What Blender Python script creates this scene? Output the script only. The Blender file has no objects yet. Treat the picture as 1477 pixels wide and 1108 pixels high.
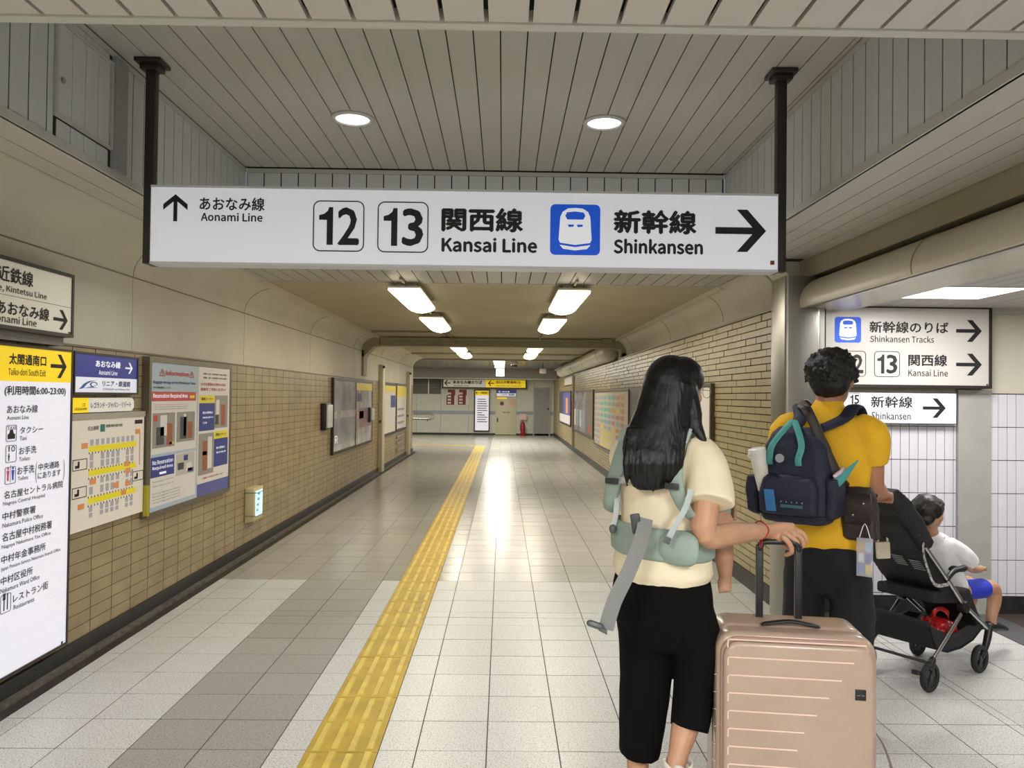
import bpy, bmesh, math, random
from mathutils import Vector, Matrix
random.seed(7)
PI = math.pi
V = Vector
# ---------------------------------------------------------------- camera
FOC, PX0, PY0, EYE = 1135.0, 738.5, 554.0, 1.48
YAW, PIT, ROL = 0.0116211, 0.0156455, 0.0116860
_f = V((math.sin(YAW)*math.cos(PIT), math.cos(YAW)*math.cos(PIT), math.sin(PIT)))
_r = V((math.cos(YAW), -math.sin(YAW), 0)); _u = _r.cross(_f)
CR = _r*math.cos(ROL)+_u*math.sin(ROL); CU = -_r*math.sin(ROL)+_u*math.cos(ROL); CF = _f
EYEV = V((0, 0, EYE))
scene = bpy.context.scene
cam = bpy.data.objects.new('camera', bpy.data.cameras.new('camera'))
scene.collection.objects.link(cam)
m3 = Matrix((CR, CU, -CF)).transposed()
cam.matrix_world = Matrix.Translation(EYEV) @ m3.to_4x4()
cam.data.sensor_width = 36; cam.data.lens = FOC*36/1477; cam.data.clip_start = .05; cam.data.clip_end = 200
scene.camera = cam
scene.view_settings.view_transform = 'Standard'; scene.view_settings.look = 'None'
scene.view_settings.gamma = 1; scene.view_settings.use_curve_mapping = False
scene.view_settings.exposure = 0.32
world = bpy.data.worlds.new('world'); scene.world = world; world.use_nodes = True
world.node_tree.nodes['Background'].inputs[0].default_value = (.8, .85, 1, 1)
world.node_tree.nodes['Background'].inputs[1].default_value = .15

def area(name, loc, sx, sy, power, color=(1, 1, 1), rot=(0, 0, 0), spread=PI):
    l = bpy.data.lights.new(name, 'AREA'); l.shape = 'RECTANGLE'; l.size = sx; l.size_y = sy
    l.energy = power; l.color = color; l.spread = spread
    o = bpy.data.objects.new(name, l); o.location = loc; o.rotation_euler = rot
    scene.collection.objects.link(o); return o
WARM = (1, .92, .78); COOL = (1, .985, .965)
# ceiling lights of the concourse behind the photographer
for i, (x, y) in enumerate(((-1.2, -.3), (1.2, -.3), (-1.2, -3.2), (1.2, -3.2), (3.4, 0.4), (3.4, -3))):
    area('concourse_light', (x, y, 2.4), .5, 1.2, 72, COOL)
# lamps in the fittings
for x in (-.845, .60):
    for y0 in (6.66, 9.15, 14.2, 16.6):
        area('corridor_lamp', (x, y0+.72, 2.31), .26, 1.4, 17, WARM)
for y in (21.8, 23.3, 24.8, 26.3):
    area('hall_lamp', (-.11, y, 2.40), .5, .9, 46, (1, .95, .85))
for y in (23, 26): area('hall_lamp', (-4, y, 2.40), .6, 1.2, 60, (1, .95, .85))  # hall part out of view, no fitting modelled here
for x in (-.849, .546):
    l = bpy.data.lights.new('downlight_lamp', 'SPOT'); l.energy = 85; l.spot_size = 2.3; l.spot_blend = .6; l.color = (1, .98, .95); l.shadow_soft_size = .08
    o = bpy.data.objects.new('downlight_lamp', l); o.location = (x, 4.345, 2.99); scene.collection.objects.link(o)
area('side_panel_lamp', (2.75, 4.65, 2.11), .5, .5, 20, (1, .98, .95))
area('side_panel_lamp', (4.6, 4.65, 2.11), .5, .5, 20, (1, .98, .95))  # this and the next lamp are out of view, without a fitting
area('side_panel_lamp', (3.6, 2.2, 2.11), .5, .5, 20, (1, .98, .95))

# ---------------------------------------------------------------- projection helpers
def ray(px, py): return CR*((px-PX0)/FOC) - CU*((py-PY0)/FOC) + CF
def P(px, py, Y):
    d = ray(px, py); return EYEV + d*(Y/d.y)
def onX(px, py, X):
    d = ray(px, py); return EYEV + d*(X/d.x)
def onZ(px, py, z=0):
    d = ray(px, py); return EYEV + d*((z-EYE)/d.z)
class Panel:
    """vertical plane: u runs to the viewer's right, v is world height, n faces the viewer"""
    def __init__(s, p0, u, off=0):
        s.u = V(u).normalized(); s.n = s.u.cross(V((0, 0, 1))); s.o = V(p0) + s.n*off; s.o.z = 0
    def uv(s, px, py):
        d = ray(px, py); t = (s.o-EYEV).dot(s.n)/d.dot(s.n); p = EYEV+d*t
        return ((p-s.o).dot(s.u), p.z)
    def pt(s, u, v, o=0): return s.o + s.u*u + V((0, 0, v)) + s.n*o
    def rect(s, x0, y0, x1, y1):
        """pixel rect: y0,y1 measured at x0"""
        a = s.uv(x0, y0); b = s.uv(x0, y1); c = s.uv(x1, y0)
        return (a[0], c[0], b[1], a[1])      # u0,u1,v0,v1

# ---------------------------------------------------------------- materials
def lin(c):
    o = []
    for k in c[:3]:
        k = k/255; o.append(k/12.92 if k <= .04045 else ((k+.055)/1.055)**2.4)
    return (*o, 1)
MATS = {}
def mat(name, col, rough=.6, metal=0, emit=0, var=0, noise=0, nscale=8, bump=0, bscale=40, col2=None, spec=.5, coat=0, aniso=None, speck=None, alpha=1, trans=0):
    if name in MATS: return MATS[name]
    m = bpy.data.materials.new(name); m.use_nodes = True; nt = m.node_tree; b = nt.nodes['Principled BSDF']
    N = nt.nodes.new; Lk = nt.links.new
    b.inputs['Base Color'].default_value = lin(col); b.inputs['Roughness'].default_value = rough
    b.inputs['Metallic'].default_value = metal; b.inputs['Specular IOR Level'].default_value = spec
    b.inputs['Coat Weight'].default_value = coat; b.inputs['Coat Roughness'].default_value = .15
    b.inputs['Transmission Weight'].default_value = trans; b.inputs['Alpha'].default_value = alpha
    if emit: b.inputs['Emission Color'].default_value = lin(col); b.inputs['Emission Strength'].default_value = emit
    tc = N('ShaderNodeTexCoord'); geo = N('ShaderNodeNewGeometry')
    cur = None
    if noise or col2:
        nz = N('ShaderNodeTexNoise'); nz.inputs['Scale'].default_value = nscale; nz.inputs['Detail'].default_value = 5
        Lk(geo.outputs['Position'], nz.inputs['Vector'])
        mx = N('ShaderNodeMix'); mx.data_type = 'RGBA'
        rmp = N('ShaderNodeMapRange'); rmp.inputs[1].default_value = .35; rmp.inputs[2].default_value = .65
        Lk(nz.outputs['Fac'], rmp.inputs[0]); Lk(rmp.outputs[0], mx.inputs[0])
        mx.inputs[6].default_value = lin(col)
        mx.inputs[7].default_value = lin(col2) if col2 else lin([max(0, k*(1-noise)) for k in col[:3]])
        cur = mx.outputs[2]
    if speck:
        vz = N('ShaderNodeTexNoise'); vz.inputs['Scale'].default_value = speck[0]; vz.inputs['Detail'].default_value = 2
        Lk(geo.outputs['Position'], vz.inputs['Vector'])
        r2 = N('ShaderNodeMapRange'); r2.inputs[1].default_value = .53; r2.inputs[2].default_value = .66
        Lk(vz.outputs['Fac'], r2.inputs[0])
        mu = N('ShaderNodeMath'); mu.operation = 'MULTIPLY'; mu.inputs[1].default_value = speck[2]; Lk(r2.outputs[0], mu.inputs[0])
        mx = N('ShaderNodeMix'); mx.data_type = 'RGBA'; Lk(mu.outputs[0], mx.inputs[0])
        if cur: Lk(cur, mx.inputs[6])
        else: mx.inputs[6].default_value = lin(col)
        mx.inputs[7].default_value = lin(speck[1]); cur = mx.outputs[2]
    if var:
        oi = N('ShaderNodeObjectInfo'); ad = N('ShaderNodeMath'); ad.operation = 'ADD'
        Lk(oi.outputs['Random'], ad.inputs[0]); Lk(geo.outputs['Random Per Island'], ad.inputs[1])
        fr = N('ShaderNodeMath'); fr.operation = 'FRACT'; Lk(ad.outputs[0], fr.inputs[0])
        mr = N('ShaderNodeMapRange'); mr.inputs[3].default_value = 1-var; mr.inputs[4].default_value = 1+var; Lk(fr.outputs[0], mr.inputs[0])
        hs = N('ShaderNodeHueSaturation'); Lk(mr.outputs[0], hs.inputs['Value'])
        if cur: Lk(cur, hs.inputs['Color'])
        else: hs.inputs['Color'].default_value = lin(col)
        cur = hs.outputs[0]
    if cur: 
        Lk(cur, b.inputs['Base Color'])
    if bump:
        bz = N('ShaderNodeTexNoise'); bz.inputs['Scale'].default_value = bscale; bz.inputs['Detail'].default_value = 4
        if aniso:
            mp = N('ShaderNodeMapping'); mp.inputs['Scale'].default_value = aniso; Lk(geo.outputs['Position'], mp.inputs[0]); Lk(mp.outputs[0], bz.inputs['Vector'])
        else: Lk(geo.outputs['Position'], bz.inputs['Vector'])
        bp = N('ShaderNodeBump'); bp.inputs['Strength'].default_value = bump; bp.inputs['Distance'].default_value = .01
        Lk(bz.outputs['Fac'], bp.inputs['Height']); Lk(bp.outputs[0], b.inputs['Normal'])
    MATS[name] = m; return m

# ---------------------------------------------------------------- object helpers
COL = scene.collection
ORG = {}
def org(o): return ORG.get(o.name, V((0, 0, 0)))
def tag(o, label=None, cat=None, group=None, kind=None):
    if label: o['label'] = label
    if cat: o['category'] = cat
    if group: o['group'] = group
    if kind: o['kind'] = kind
    return o
def thing(name, loc, label=None, cat=None, group=None, kind=None):
    o = bpy.data.objects.new(name, None); COL.objects.link(o); o.location = loc; o.empty_display_size = .1
    ORG[o.name] = V(loc); return tag(o, label, cat, group, kind)
class MB:
    def __init__(s): s.v = []; s.f = []
    def add(s, vs, fs):
        n = len(s.v); s.v += [V(p) for p in vs]; s.f += [[i+n for i in f] for f in fs]; return s
    def obox(s, o, a, b, c):
        o, a, b, c = V(o), V(a), V(b), V(c)
        if a.cross(b).dot(c) < 0: a, b = b, a
        return s.add([o, o+a, o+a+b, o+b, o+c, o+a+c, o+a+b+c, o+b+c],
              [(3, 2, 1, 0), (4, 5, 6, 7), (0, 1, 5, 4), (1, 2, 6, 5), (2, 3, 7, 6), (3, 0, 4, 7)])
    def box(s, p, q):
        x0, x1 = sorted((p[0], q[0])); y0, y1 = sorted((p[1], q[1])); z0, z1 = sorted((p[2], q[2]))
        return s.obox((x0, y0, z0), (x1-x0, 0, 0), (0, y1-y0, 0), (0, 0, z1-z0))
    def pbox(s, pn, u0, u1, v0, v1, o0, o1):
        return s.obox(pn.pt(u0, v0, o0), pn.u*(u1-u0), V((0, 0, v1-v0)), pn.n*(o1-o0))
    def prism(s, pts, vec):
        """closed planar polygon extruded by vec"""
        pts = [V(p) for p in pts]; vec = V(vec); n = len(pts)
        nn = V((0, 0, 0))
        for i in range(n): nn += pts[i].cross(pts[(i+1) % n])
        if nn.dot(vec) < 0: pts = pts[::-1]
        s.add(pts+[p+vec for p in pts], [list(range(n))[::-1], list(range(n, 2*n))]+[(i, (i+1) % n, (i+1) % n+n, i+n) for i in range(n)]); return s
    def poly(s, pn, uv, o0, o1): return s.prism([pn.pt(a, b, o0) for a, b in uv], pn.n*(o1-o0))
    def ring(s, pn, outer, inner, o0, o1):
        n = len(outer)
        for i in range(n):
            j = (i+1) % n; s.poly(pn, [outer[i], outer[j], inner[j], inner[i]], o0, o1)
        return s
    def tube(s, pts, r, n=12, ref=None, cap=True, sub=0, loop=False):
        pts = [V(p) for p in pts]
        rs = [(q, q) if not isinstance(q, (tuple, list)) else tuple(q) for q in (r if isinstance(r, list) else [r]*len(pts))]
        if sub and len(pts) > 2:
            np_, nr = [], []
            k = len(pts)
            for i in range(k-1):
                p0, p1, p2, p3 = pts[max(i-1, 0)], pts[i], pts[i+1], pts[min(i+2, k-1)]
                q0, q1, q2, q3 = rs[max(i-1, 0)], rs[i], rs[i+1], rs[min(i+2, k-1)]
                for j in range(sub):
                    t = j/sub; cr = lambda a, b, c, d: .5*(2*b+(c-a)*t+(2*a-5*b+4*c-d)*t*t+(3*b-a-3*c+d)*t*t*t)
                    np_.append(cr(p0, p1, p2, p3)); nr.append((max(cr(q0[0], q1[0], q2[0], q3[0]), .0005), max(cr(q0[1], q1[1], q2[1], q3[1]), .0005)))
            np_.append(pts[-1]); nr.append(rs[-1]); pts, rs = np_, nr
        k = len(pts); rings = []
        up = V(ref) if ref else None; prev = None
        for i in range(k):
            t = (pts[min(i+1, k-1)]-pts[max(i-1, 0)])
            if t.length < 1e-9: t = V((0, 0, 1))
            t.normalize()
            if up is None:
                if prev is None: a = t.orthogonal().normalized()
                else:
                    a = prev - t*prev.dot(t)
                    a = a.normalized() if a.length > 1e-6 else t.orthogonal().normalized()
            else:
                a = up - t*up.dot(t)
                a = a.normalized() if a.length > 1e-4 else t.orthogonal().normalized()
            prev = a; b = t.cross(a)
            rings.append([pts[i]+a*(math.cos(2*PI*j/n)*rs[i][0])+b*(math.sin(2*PI*j/n)*rs[i][1]) for j in range(n)])
        if cap == 'round' :
            for end in (0, -1):
                c = pts[end]; t = (pts[0]-pts[1]) if end == 0 else (pts[-1]-pts[-2]); t.normalize(); rr = min(rs[end])
                ex = []
                for a in (.5, .85):
                    ex.append([c+(q-c)*math.cos(a*PI/2)+t*rr*math.sin(a*PI/2) for q in rings[end]])
                if end == 0: rings = ex[::-1]+rings
                else: rings = rings+ex
        vs = [p for rg in rings for p in rg]; m = len(rings)
        fs = [(i*n+j, i*n+(j+1) % n, (i+1)*n+(j+1) % n, (i+1)*n+j) for i in range(m-1) for j in range(n)]
        if cap: fs += [list(range(n))[::-1], list(range((m-1)*n, m*n))]
        return s.add(vs, fs)
    def ball(s, c, r, rot=None, nu=16, nv=10):
        c = V(c); r = r if isinstance(r, (tuple, list)) else (r, r, r)
        vs = []; 
        for i in range(1, nv):
            for j in range(nu):
                a = PI*i/nv; b = 2*PI*j/nu
                p = V((r[0]*math.sin(a)*math.cos(b), r[1]*math.sin(a)*math.sin(b), r[2]*math.cos(a)))
                vs.append(c+(rot @ p if rot else p))
        t = V((0, 0, r[2])); 
        if rot: t = rot @ t
        vs += [c+t, c-t]; a = len(vs)-2
        fs = [((i*nu+j), (i+1)*nu+j, (i+1)*nu+(j+1) % nu, i*nu+(j+1) % nu) for i in range(nv-2) for j in range(nu)]
        fs += [(a, j, (j+1) % nu) for j in range(nu)]+[(a+1, (nv-2)*nu+(j+1) % nu, (nv-2)*nu+j) for j in range(nu)]
        return s.add(vs, fs)
    def bounds(s):
        return V([min(p[i] for p in s.v) for i in range(3)]), V([max(p[i] for p in s.v) for i in range(3)])
    def build(s, name, m, parent=None, smooth=False, bevel=0, seg=2, loc=None, **kw):
        if parent is None:
            if loc is None: a, b = s.bounds(); loc = V(((a.x+b.x)/2, (a.y+b.y)/2, a.z))
            base = V(loc)
        else: base = org(parent)
        me = bpy.data.meshes.new(name); me.from_pydata([p-base for p in s.v], [], s.f); 
        if bevel:
            bm = bmesh.new(); bm.from_mesh(me)
            es = [e for e in bm.edges if len(e.link_faces) == 2 and e.calc_face_angle(0) > .5]
            bmesh.ops.bevel(bm, geom=es, offset=bevel, segments=seg, profile=.5, affect='EDGES', clamp_overlap=True)
            bm.to_mesh(me); bm.free()
        me.update(); me.materials.append(m)
        if smooth: me.polygons.foreach_set('use_smooth', [True]*len(me.polygons)); 
        if smooth == 'auto' or bevel: me.polygons.foreach_set('use_smooth', [True]*len(me.polygons)); me.set_sharp_from_angle(angle=.7)
        o = bpy.data.objects.new(name, me); COL.objects.link(o)
        if parent: o.parent = parent
        else: o.location = base
        ORG[o.name] = base
        return tag(o, **kw)
def ev(o):
    """apply modifiers to mesh object in place"""
    dg = bpy.context.evaluated_depsgraph_get(); dg.update()
    me = bpy.data.meshes.new_from_object(o.evaluated_get(dg)); old = o.data
    o.modifiers.clear(); o.data = me; return o
def blob(mb, name, m, parent=None, voxel=.007, smooth=6, noise=0, nscale=12, **kw):
    o = mb.build(name, m, parent, **kw)
    r = o.modifiers.new('r', 'REMESH'); r.mode = 'VOXEL'; r.voxel_size = voxel
    if smooth:
        sm = o.modifiers.new('s', 'SMOOTH'); sm.iterations = smooth; sm.factor = .5
    ev(o)
    me = o.data
    if not me.materials: me.materials.append(m)
    if noise:
        from mathutils import noise as nz
        ns = [v.normal.copy() for v in me.vertices]
        for v, q in zip(me.vertices, ns):
            w = v.co + org(o)
            v.co += q*noise*(nz.noise(w*nscale)+.5*nz.noise(w*nscale*2.3))
    me.polygons.foreach_set('use_smooth', [True]*len(me.polygons)); me.update()
    return o

BLK = mat('black_ink', (22, 22, 26), .6)
TXT_CACHE = {}
def text_mesh(body, bold=0):
    k = (body, bold)
    if k in TXT_CACHE: return TXT_CACHE[k]
    c = bpy.data.curves.new('t', 'FONT'); c.body = body; c.size = 1
    if FONT and bold and all(ord(q) < 128 for q in body) and not body.isdigit(): c.font = FONT
    c.resolution_u = 2; c.offset = 0; c.extrude = 0.0
    o = bpy.data.objects.new('t', c); COL.objects.link(o)
    dg = bpy.context.evaluated_depsgraph_get(); dg.update()
    me = o.evaluated_get(dg).to_mesh(); vs = [v.co.copy() for v in me.vertices]; fs = [list(p.vertices) for p in me.polygons]
    o.evaluated_get(dg).to_mesh_clear(); bpy.data.objects.remove(o); bpy.data.curves.remove(c)
    TXT_CACHE[k] = (vs, fs); return vs, fs
FONT = None
try:
    import os
    FONT = bpy.data.fonts.load(os.path.join(bpy.utils.resource_path('LOCAL'), 'datafiles', 'fonts', 'Noto Sans CJK Regular.woff2'))
except Exception: FONT = None
def add_text(mb, pn, body, r, off=.0015, bold=.012, keep=False):
    """fit the glyph outlines of body to the local rect r=(u0,u1,v0,v1)"""
    vs, fs = text_mesh(body, bold >= .008)
    if not vs: return
    x0 = min(v.x for v in vs); x1 = max(v.x for v in vs); y0 = min(v.y for v in vs); y1 = max(v.y for v in vs)
    u0, u1, v0, v1 = r; d = bold*.85*(y1-y0)/.75; sx = (u1-u0)/max(x1-x0+2*d, 1e-6); sy = (v1-v0)/max(y1-y0+2*d, 1e-6)
    for i, (a, b) in enumerate(((0, 0),) if bold < .004 else ((-d, 0), (d, 0), (0, -d), (0, d))):
        mb.add([pn.pt(u0+(v.x-x0+d+a)*sx, v0+(v.y-y0+d+b)*sy, off+i*.00008) for v in vs], fs)
def text(pn, body, r, parent, m=BLK, off=.0015, bold=.012, name='lettering'):
    mb = MB(); add_text(mb, pn, body, r, off, bold); return mb.build(name, m, parent)
def textpx(pn, body, x0, y0, x1, y1, parent, m=BLK, off=.0015, bold=.012, name='lettering'):
    return text(pn, body, pn.rect(x0, y0, x1, y1), parent, m, off, bold, name)
def patch(pn, r, parent, m, o0=.0, o1=.001, name='print'):
    return MB().pbox(pn, r[0], r[1], r[2], r[3], o0, o1).build(name, m, parent)
def rrect(u0, u1, v0, v1, r, n=5):
    o = []
    for cx, cy, a0 in ((u1-r, v1-r, 0), (u0+r, v1-r, PI/2), (u0+r, v0+r, PI), (u1-r, v0+r, 1.5*PI)):
        for i in range(n+1): a = a0+PI/2*i/n; o.append((cx+r*math.cos(a), cy+r*math.sin(a)))
    return o
def arrow(pn, r, parent, m=BLK, d='r', off=.0015):
    """JIS style arrow fitted to rect"""
    u0, u1, v0, v1 = r; mb = MB()
    def T(pts):
        o = []
        for a, b in pts:
            if d == 'l': a = 1-a
            if d == 'u': a, b = b, a
            o.append((u0+a*(u1-u0), v0+b*(v1-v0)))
        return o
    mb.poly(pn, T([(0, .42), (.86, .42), (.86, .58), (0, .58)]), off-.0005, off)
    mb.poly(pn, T([(.42, 1), (.63, 1), (1, .5), (.79, .5)]), off-.0005, off+.0001)
    mb.poly(pn, T([(.79, .5), (1, .5), (.63, 0), (.42, 0)]), off-.0005, off+.0001)
    return mb.build('arrow', m, parent)
def numbox(pn, r, body, parent, off=.0015):
    """white rounded box with thin black outline and a number"""
    u0, u1, v0, v1 = r; w = u1-u0; h = v1-v0; t = w*.022
    mb = MB(); mb.ring(pn, rrect(u0, u1, v0, v1, w*.14), rrect(u0+t, u1-t, v0+t, v1-t, w*.14-t), .0005, off)
    ob = mb.build('number_box', BLK, parent)
    def q1(c): return [(u0+w*(c+a), v0+h*b) for a, b in ((.0, .62), (.0, .71), (.10, .74), (.17, .80), (.19, .87), (.27, .87), (.27, .13), (.15, .13), (.15, .62))]
    MB().poly(pn, q1(.12), off-.0005, off).build('number', BLK, ob)
    mb = MB(); add_text(mb, pn, body[1:], (u0+w*.48, u1-w*.1, v0+h*.13, v1-h*.13), off, .025)
    mb.build('number', BLK, ob)
    return ob
def train_icon(pn, r, parent, off=.001):
    u0, u1, v0, v1 = r; w = u1-u0; h = v1-v0
    blue = mat('sign_blue', (10, 84, 214), .5, emit=.25); wh = mat('sign_icon_white', (232, 236, 245), .5, emit=.3)
    ob = MB().poly(pn, rrect(u0, u1, v0, v1, w*.1), 0, off).build('train_pictogram', blue, parent)
    def q(pts): return [(u0+a*w, v0+b*h) for a, b in pts]
    body = q([(.17, .30), (.2, .75), (.25, .86), (.36, .92), (.5, .93), (.64, .92), (.75, .86), (.8, .75), (.83, .30), (.8, .24), (.5, .2), (.2, .24)])
    MB().poly(pn, body, off, off+.001).build('train_front', wh, ob)
    MB().poly(pn, q([(.19, .2), (.5, .155), (.81, .2), (.74, .12), (.5, .09), (.26, .12)]), off, off+.001).build('train_skirt', wh, ob)
    mb = MB()
    mb.poly(pn, q([(.3, .77), (.33, .84), (.5, .86), (.67, .84), (.7, .77), (.66, .70), (.34, .70)]), off+.001, off+.0018)
    for a in (.35, .53): mb.poly(pn, q([(a, .6), (a+.12, .6), (a+.12, .56), (a+.02, .55)]), off+.001, off+.0018)
    for a, b in ((.23, .30), (.70, .77)): mb.poly(pn, q([(a, .84), (a+.015, .86), (b, .9), (b, .885)]), off+.001, off+.0018)
    mb.build('train_window', blue, ob)
    return ob

# ================================================================ SETTING
M_tile_w = mat('floor_tile_white', (204, 204, 200), .34, var=.035, speck=(150, (112, 108, 100), .8), bump=.05, bscale=300)
M_tile_g = mat('floor_tile_gray', (160, 158, 152), .34, var=.04, speck=(150, (84, 80, 76), .8), bump=.05, bscale=300)
M_tile_b = mat('floor_tile_beige', (162, 160, 150), .22, var=.05, speck=(150, (112, 106, 94), .6), bump=.03, bscale=300)
M_tile_m = mat('floor_tile_warm_lit', (186, 185, 178), .27, var=.05, speck=(150, (122, 118, 108), .6), bump=.04, bscale=300)  # white tile further in, with warmer corridor light put into its colour
M_grout = mat('floor_grout', (72, 66, 58), .8)
M_granite = mat('brown_granite', (66, 56, 52), .35, speck=(220, (120, 100, 90), .5))
M_granite_g = mat('gray_granite', (84, 84, 84), .4, speck=(220, (50, 50, 50), .6))
M_plaster = mat('cream_plaster', (204, 199, 182), .62, noise=.04, nscale=1.6, bump=.05, bscale=20)
M_ceil = mat('cream_ceiling_paint', (176, 168, 142), .7, noise=.05, nscale=1.2)
M_brick_l = mat('tan_wall_tile', (162, 144, 108), .38, var=.05, noise=.1, nscale=5, bump=.12, bscale=120)
M_brick_g = mat('wall_tile_grout', (74, 63, 46), .85)
M_brick_r = mat('ochre_brick', (160, 147, 108), .32, var=.08, bump=.15, bscale=90)
M_brick_rg = mat('brick_joint', (88, 76, 52), .85)
M_base = mat('black_baseboard', (40, 40, 41), .45, noise=.3, nscale=20)
M_gutter = mat('gutter_stone', (110, 104, 94), .6, noise=.3, nscale=18)
M_slat = mat('ceiling_slat_paint', (176, 174, 166), .42, var=.015)
M_slat_near = mat('ceiling_slat_cream', (190, 184, 178), .5, var=.015)
M_slat_v = mat('fascia_slat_paint', (196, 200, 198), .38, var=.03)
M_dark = mat('ceiling_void', (26, 25, 22), .9)
M_trim = mat('pale_trim', (186, 185, 178), .45)
M_yellow = mat('tactile_yellow', (190, 158, 46), .55, noise=.12, nscale=6)
M_steel = mat('brushed_steel', (150, 148, 142), .28, metal=1, bump=.05, bscale=30, aniso=(6, 6, .3))
M_alu = mat('aluminium', (170, 168, 160), .35, metal=1)
M_grey_panel = mat('grey_panel', (168, 167, 162), .5, noise=.04)
M_whitetile = mat('white_wall_tile', (214, 213, 222), .2, var=.02)
M_blackj = mat('black_joint', (38, 38, 44), .8)

def pieces(cells, name, m, parent, thick_axis=None, limit=300, key=None, gone=None, **kw):
    """cells: (p0,p1,mat). nearest `limit` become objects, the rest one stuff mesh per material"""
    cells = sorted(cells, key=key)
    cache = {}; base = org(parent)
    for c in cells[:limit]:
        p, q, m_ = c; d = tuple(round(q[i]-p[i], 4) for i in range(3)); k = (d, m_.name)
        if k not in cache:
            mb = MB().box((0, 0, 0), d); me = bpy.data.meshes.new(name); me.from_pydata(mb.v, [], mb.f); me.materials.append(m_); cache[k] = me
        o = bpy.data.objects.new(name, cache[k]); o.parent = parent; o.location = V(p)-base; COL.objects.link(o)
    rest = {}
    for p, q, m_ in cells[limit:]: rest.setdefault(m_.name, (m_, MB()))[1].box(p, q)
    for m_, mb in rest.values(): mb.build(name, m_, parent, kind='stuff')

# floor -------------------------------------------------------------
floor = MB().box((-7, -5, -.12), (7, 31, -.002)).build('floor', M_grout, loc=(0, 0, 0), kind='structure')
xs = [-2.23, -2.135, -1.836, -1.536, -1.24, -.942, -.642, -.342, -.05, .251, .552, .853, 1.153, 1.454, 1.754, 2.02, 2.33, 2.385, 2.785, 3.185]
ys = [3.304+.3*k for k in range(-22, 7)] + [5.28, 5.41] + [5.71+.3*k for k in range(0, 82)]
cells = []
for j in range(len(ys)-1):
    y0, y1 = ys[j], ys[j+1]
    for i in range(len(xs)-1):
        x0, x1 = xs[i], xs[i+1]
        if y0 > 5.4 and x0 >= 1.95: continue
        if y1 > 5.12 and x0 > 2.0: continue
        m_ = M_tile_w
        if y0 < 6.28:
            if -1.54 < x0 < -.95: m_ = M_tile_g
        else: m_ = M_tile_b if x0 < -.4 else M_tile_m
        a, b = x0+.0026, x1-.0026
        for p, q in (((a, -.796) if a < -.796 < b else None, (-.5, b) if a < -.5 < b else None),):
            segs = []
            if a < -.796 < b: segs.append((a, -.799))
            if a < -.5 < b: segs.append((-.497, b))
            if not segs:
                if a >= -.8 and b <= -.49: segs = []
                else: segs = [(a, b)]
            if y0 > 23.3: segs = [(a, b)]
            for s0, s1 in segs:
                if i == len(xs)-1: continue
                top = random.uniform(-.0007, .0004)
                cells.append(((s0, y0+.0028, -.02), (s1, y1-.0028, top), m_))
# hall floor beyond the left corner and to the right
for j in range(len(ys)-1):
    if ys[j] > 20.7:
        for k in range(8): cells.append(((-2.235-.3*(k+1)+.002, ys[j]+.002, -.02), (-2.235-.3*k-.002, ys[j+1]-.002, 0), M_tile_b))
pieces(cells, 'floor_tile', None, floor, key=lambda c: (c[0][1] < 3.0, abs(c[0][1])))
# tactile strip
cells = []; bars = MB(); 
y = 2.4-.3; k = 0
Y_T = 23.1
strip = thing('tactile_strip', (-.648, 3, 0), kind='structure')
tl = []
while y < Y_T:
    tl.append(((-.796, y+.0015, -.02), (-.5, y+.587, .003), M_yellow)); y += .59; k += 1
pieces(tl, 'tactile_tile', None, strip, key=lambda c: c[0][1])
barc = []
for (p, q, _) in tl:
    for b in range(4):
        xb = -.796+.296*(b+.5)/4
        for h in range(2):
            y0 = p[1]+.015+h*.29+(.10 if h == 0 else .0)*0
            w = .0125
            barc.append((xb, y0-.005+(.02 if b % 2 else 0), y0+.262+(.02 if b % 2 else 0)))
def barpiece(mb, xb, y0, y1, w=.0165, z=.003, h=.006):
    mb.add([(xb-w, y0, z), (xb+w, y0, z), (xb+w, y1, z), (xb-w, y1, z), (xb-w*.72, y0+.005, z+h), (xb+w*.72, y0+.005, z+h), (xb+w*.72, y1-.005, z+h), (xb-w*.72, y1-.005, z+h)],
           [(4, 5, 6, 7), (0, 1, 5, 4), (1, 2, 6, 5), (2, 3, 7, 6), (3, 0, 4, 7)])
M_bar = mat('tactile_bar_yellow', (216, 190, 84), .5, noise=.1, nscale=9)
near = sorted(barc, key=lambda c: c[1])
me0 = {}
for c in near[:120]:
    L = round(c[2]-c[1], 3)
    if L not in me0:
        mb = MB(); barpiece(mb, 0, 0, L); me = bpy.data.meshes.new('raised_bar'); me.from_pydata(mb.v, [], mb.f); me.materials.append(M_bar); me0[L] = me
    o = bpy.data.objects.new('raised_bar', me0[L]); o.parent = strip; o.location = V((c[0], c[1], 0))-org(strip); COL.objects.link(o)
mb = MB()
for c in near[120:]: barpiece(mb, *c)
mb.build('raised_bar', M_bar, strip, kind='stuff')
# cross strip of tactile tiles in the hall
cs = thing('tactile_strip', (-1.6, 23.3, 0), kind='structure')
pieces([((-.5-.3*(k+1)+.002, 23.12, -.001), (-.5-.3*k-.002, 23.42, .004), M_yellow) for k in range(15)], 'tactile_tile', None, cs, key=lambda c: c[0][1])
cs = thing('tactile_strip', (-3.2, 28.9, 0), kind='structure')
pieces([((-2.6-.3*(k+1)+.002, 28.6, -.001), (-2.6-.3*k-.002, 28.9, .004), M_yellow) for k in range(8)], 'tactile_tile', None, cs, key=lambda c: c[0][1])
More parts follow.
